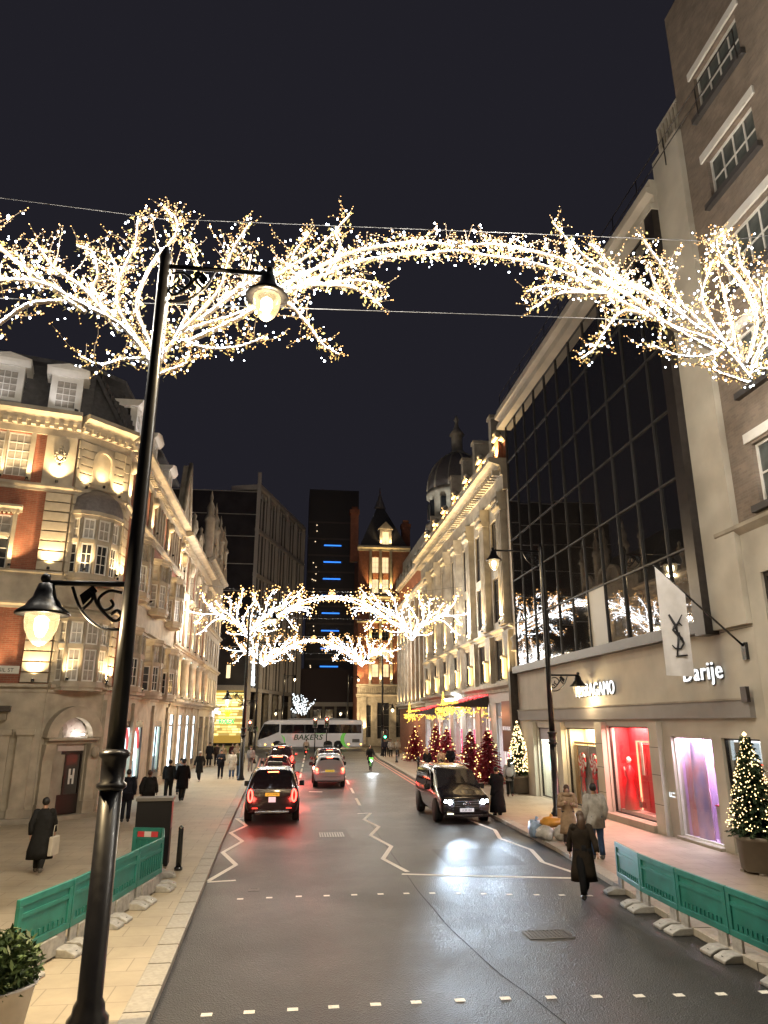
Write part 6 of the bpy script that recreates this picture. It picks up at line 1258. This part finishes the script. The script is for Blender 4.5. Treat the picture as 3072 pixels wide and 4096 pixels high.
for k in range(3): rs2.cur = k%2; rs2.box(.12+k*.17,.29+k*.17,.028,.035,.82,.94)
rs2.build('reflective_strip',[MATS['red_reflective'],MATS['white_reflective']],tb)
RBp = [(7.2,16.4),(7.02,14.9),(6.98,13.4),(7.02,11.9),(7.05,10.4),(7.08,8.9)]
lab = ['farthest right green barrier panel, nearest the walking figure','second right green barrier panel from the walking figure','third right green barrier panel from the walking figure','fourth right green barrier panel, towards the frame edge','nearest right green barrier panel at the frame edge']
for i in range(4): barrier(*RBp[i],*RBp[i+1],lab[i],.0,False)
# kiosk / litter bin
Ki = thing('kiosk',(-3.35,19.75,KH),R(4),'black upright pavement kiosk behind the end of the left barriers','kiosk'); B('cabinet',mat('kiosk_black',(.012,.011,.012),.6,spec=.2),Ki,(-.42,.42,-.25,.25,.06,1.55),bevel=.015); B('top_cap',mat('kiosk_cap',(.12,.11,.10),.5),Ki,(-.45,.45,-.28,.28,1.55,1.62)); B('plinth',M_STONE_D,Ki,(-.4,.4,-.22,.22,0,.06)); B('side_panel',mat('kiosk_red',(.12,.02,.025),.4),Ki,(.42,.425,-.2,.2,.9,1.5))
post_ = thing('short_post',(-2.62,19.35,KH),0,'short dark post beside the kiosk','post'); MB().lathe([(.07,0),(.06,.9),(.065,.95),(.02,1.0)],10).build('shaft',M_BLACK,post_); MB().lathe([(.1,0),(.1,.06),(.07,.08)],10).build('base',M_BLACK,post_)
# refuse bags
M_BAGW = mat('translucent_white_bag',(.55,.53,.49),.35,var=.35,vscale=7,bump=1.0,bscale=9); M_BAGY = mat('orange_bag',(.6,.28,.04),.4,var=.2,vscale=6)
def bag(x,y,z,sx,sy,sz,m,label,seed):
    rr = random.Random(seed); b = MB(); b.ball((0,0,sz*.5),1,14,10); v2 = []
    for (vx,vy,vz) in b.v:
        n_ = 1+.13*math.sin(vx*5+seed)+.12*math.sin(vy*6+vz*4+seed*2)+rr.uniform(-.05,.05); v2.append((vx*sx*n_,vy*sy*n_,max(0,sz*.5+(vz-sz*.5)*sz*.52*n_)))
    b.v = v2; o = tag(b.build('refuse_bag',m,None,0,(x,y,z)),label,'refuse bag','refuse bags by the lamp post'); MB().tube([(0,0,sz*.95),(.02,.01,sz*1.08),(.06,.02,sz*1.2)],[.05,.03,.06],6).build('tied_neck',m,o); return o
bag(7.75,22.6,KH,.3,.26,.42,M_BAGW,'white refuse bag in front, nearest the kerb',1); bag(8.2,22.5,KH,.28,.26,.4,M_BAGW,'white refuse bag next to the fluffy coat',2); bag(7.95,22.75,KH+.34,.36,.24,.3,M_BAGY,'orange refuse bag lying on top of the white ones',3); bag(7.6,23.1,KH,.24,.24,.5,mat('blue_white_bag',(.3,.42,.6),.4,var=.4,vscale=5),'blue and white refuse bag at the back of the pile',4)
o = tag(MB().box(-.2,.2,-.15,.15,0,.85).build('cardboard_box',mat('cardboard',(.36,.24,.13),.85,var=.12),None,.01,(8.55,23.0,KH),(0,0,R(15))),'tall brown cardboard box beside the refuse bags','box'); MB().box(-.205,.205,-.03,.03,.84,.856).build('tape',mat('brown_tape',(.3,.18,.08),.3),o)
# bollards
for i,(x,y,l) in enumerate(((9.05,53.1,'black bollard on the right pavement behind the people carrier'),(9.3,66,'farther black bollard near the far right group'))):
    t = thing('bollard',(x,y,KH),0,l,'bollard','black bollards'); MB().lathe([(.14,0),(.14,.1),(.1,.14),(.085,.85),(.11,.9),(.1,.97),(.05,1.03)],14).build('shaft',M_BLACK,t); MB().lathe([(.12,.7),(.12,.74)],14).build('ring',M_BLACK,t)
# traffic lights
def signal(x,y,label,h=3.9,col='red'):
    t = thing('traffic_light',(x,y,KH if (x<-2.6 or x>8.5) else .0),0,label,'traffic light','traffic lights at the junction'); MB().lathe([(.06,0),(.055,h-.9)],10).build('pole',M_BLACK,t)
    hd = B('signal_head',M_BLACK,t,(-.19,.19,-.12,.12,h-.95,h+.05)); B('backing_border',mat('white_border',(.6,.58,.56),.5),t,(-.26,-.23,-.02,.02,h-1.02,h+.12),(.23,.26,-.02,.02,h-1.02,h+.12),(-.23,.23,-.02,.02,h+.09,h+.12),(-.23,.23,-.02,.02,h-1.02,h-.99)); B('backing_board',M_BLACK,t,(-.23,.23,.0,.02,h-.99,h+.09))
    for k,(cc,nm) in enumerate(((glow('signal_red',(1,.10,.05),18),'red_lens'),(mat('amber_off',(.12,.06,.01),.3),'amber_lens'),(mat('green_off',(.01,.06,.03),.3),'green_lens'))):
        m_ = cc
        if col == 'green': m_ = mat('red_off',(.1,.01,.01),.3) if k==0 else (glow('signal_green',(.05,1,.55),10) if k==2 else cc)
        MB().lathe([(.11,0),(.1,.03),(.01,.045)],14).build(nm,m_,hd,0,(0,-.12,h-.14-k*.3),(R(90),0,0))
signal(-4.3,76.5,'red traffic light on the left pavement before the gold lit shop',3.55); signal(2.55,84,'left one of two red traffic lights above the traffic island',4.0); signal(3.85,84,'right one of two red traffic lights above the traffic island',4.0); signal(11.5,92,'green signal at the far right of the junction',2.4,'green')

# ================================================================ CHRISTMAS TREES, PLANTERS, BUSH
def xtree(x,y,h,r,label,dense,fol,light,lr,base,seed,group):
    t = thing('christmas_tree',(x,y,base),0,label,'christmas tree',group); rr = random.Random(seed); f = MB()
    MB().lathe([(.05*h/2,0),(.02,h)],7).build('trunk',mat('tree_trunk',(.06,.035,.02),.9),t)
    lv = 22
    for i in range(lv):
        z = .08*h+(h*.92)*i/lv; rad = r*(1-i/lv)**.85+.04; nb = max(5,int(16*rad/r)+4)
        for k in range(nb):
            a = 2*math.pi*(k+rr.random())/nb; l = rad*rr.uniform(.75,1.08); tip = Vector((l*math.cos(a),l*math.sin(a),z-.18*l+rr.uniform(-.05,.05))); root = Vector((0,0,z+.05))
            for s in range(9):
                u = (s+1)/9; p = root.lerp(tip,u); w = .16*(1.15-u*.6)*(h/2.2)**.5
                for q in range(2):
                    d1 = Vector((rr.uniform(-1,1),rr.uniform(-1,1),rr.uniform(-.3,.6)))*w; d2 = (tip-root).normalized()*w*1.1; f.add([p-d1*.6,p+d2,p+d1*.6],[(0,1,2)])
    tag(f.build('foliage',fol,t),kind='stuff'); L_ = MB(); n = dense
    for k in range(n):
        u = rr.random()**1.3; z = .1*h+h*.88*u; rad = (r*(1-u)**.85+.05)*rr.uniform(.8,1.06); a = rr.random()*6.283; L_.octa((rad*math.cos(a),rad*math.sin(a),z),lr*rr.uniform(.7,1.2))
    tag(L_.build('fairy_lights',light,t),kind='stuff'); MB().octa((0,0,h+.04),.07).build('tree_top',light,t)
    return t
M_FGR = mat('fir_green',(.025,.05,.022),.7,var=.4); M_FRED = mat('flocked_red_fir',(.30,.02,.04),.7,var=.35); M_LW = glow('warm_fairy',(1,.68,.3),1.6); M_LG = glow('gold_bauble_light',(1,.62,.2),1.5)
def planter(x,y,w,h,label,m): 
    t = thing('planter',(x,y,KH),R(12),label,'planter','stone coloured tree planters'); MB().lathe([(w*.42,.04),(w*.5,.06),(w*.55,h-.1),(w*.6,h-.08),(w*.6,h),(w*.5,h),(w*.5,h-.06)],6).build('tub',m,t); [MB().box(a-.06,a+.06,b_-.06,b_+.06,0,.05).build('foot',m,t) for a in (-w*.3,w*.3) for b_ in (-w*.3,w*.3)]; MB().lathe([(w*.49,h-.1),(w*.02,h-.09)],6).build('soil',mat('soil',(.03,.022,.016),.9),t)
M_PLT2 = mat('taupe_planter',(.20,.17,.135),.6,var=.1)
planter(11.2,17.3,.95,.82,'taupe hexagonal planter under the near lit tree at the right edge',M_PLT2); xtree(11.2,17.3,2.35,.62,'near green tree with warm fairy lights at the right edge',520,M_FGR,M_LW,.017,KH+.75,1,'lit christmas trees')
planter(11.5,37.1,1.2,.85,'taupe planter under the slim bright tree by the glass building',M_PLT2); xtree(11.5,37.1,2.6,.62,'slim tree covered all over in bright warm lights beside the backpack',520,M_FGR,glow('bright_warm_fairy',(1,.68,.3),1.8),.035,KH+.8,2,'lit christmas trees')
for i,(x,y,h,l) in enumerate(((11.4,42.6,3.0,'nearest dark red tree outside the store, beside the slim bright tree'),(11.0,45.3,2.9,'second dark red tree outside the store'),(11.2,53.3,3.0,'third dark red tree, between the two canopies'),(11.2,57.5,3.2,'fourth dark red tree, just before the far canopy'),(11.3,68,3.0,'farthest dark red tree beyond the far canopy'))): xtree(x,y,h,1.15,l,60,M_FRED,M_LG,.045,KH,10+i,'dark red trees outside the store')
def bush(x,y,z,r,label,seed):
    t = thing('potted_shrub',(x,y,0),0,label,'shrub'); rr = random.Random(seed); f = MB()
    for k in range(2600):
        u = Vector((rr.gauss(0,1),rr.gauss(0,1),rr.gauss(0,1))).normalized()*r*rr.random()**.4; p = Vector((0,0,z))+Vector((u.x,u.y,u.z*.9))
        a = Vector((rr.uniform(-1,1),rr.uniform(-1,1),rr.uniform(-.3,1))).normalized()*.07; b_ = Vector((rr.uniform(-1,1),rr.uniform(-1,1),rr.uniform(-1,1))).normalized()*.022; f.add([p-a,p+b_,p+a,p-b_],[(0,1,2,3)])
    tag(f.build('foliage',mat('shrub_green',(.06,.10,.03),.6,var=.5,vscale=8),t),kind='stuff'); MB().tube([(0,0,.4),(.02,.01,z-.3),(0,0,z)],[.05,.04,.02],7).build('stem',mat('tree_trunk',(.06,.035,.02),.9),t); MB().lathe([(.3,KH),(.42,.75),(.45,.78),(.38,.78),(.36,.7),(.02,.7)],16).build('pot',mat('white_pot',(.62,.58,.56),.5,var=.1),t)
bush(-3.16,9.45,.92,.45,'bushy green shrub in a pale pot at the lower left corner',4)
# bare tree with white lights beyond the junction
bt = thing('lit_bare_tree',(1.6,121,0),0,'small tree of white lights beyond the coach','tree'); tr = MB(); tr.tube([(0,0,0),(.1,0,3),(0,0,5)],[.2,.15,.08],7); rr = random.Random(8); pts = []
for k in range(26):
    a = rr.random()*6.28; e_ = Vector((2.3*math.cos(a)*rr.random()**.5,1.5*math.sin(a),5.2+rr.random()*3.4)); m_ = Vector((0,0,3.6)).lerp(e_,.5)+Vector((0,0,.3)); tr.tube([(0,0,3.5),m_,e_],[.06,.04,.015],5); pts += [m_.lerp(e_,q/9)+Vector((rr.uniform(-.2,.2),rr.uniform(-.2,.2),rr.uniform(-.2,.2))) for q in range(10)]
tr.build('trunk',mat('tree_trunk',(.06,.035,.02),.9),bt); L_ = MB(); [L_.octa(p,.07) for p in pts]; tag(L_.build('white_lights',glow('pale_tree_lights',(.85,.95,1),1.6),bt),kind='stuff')
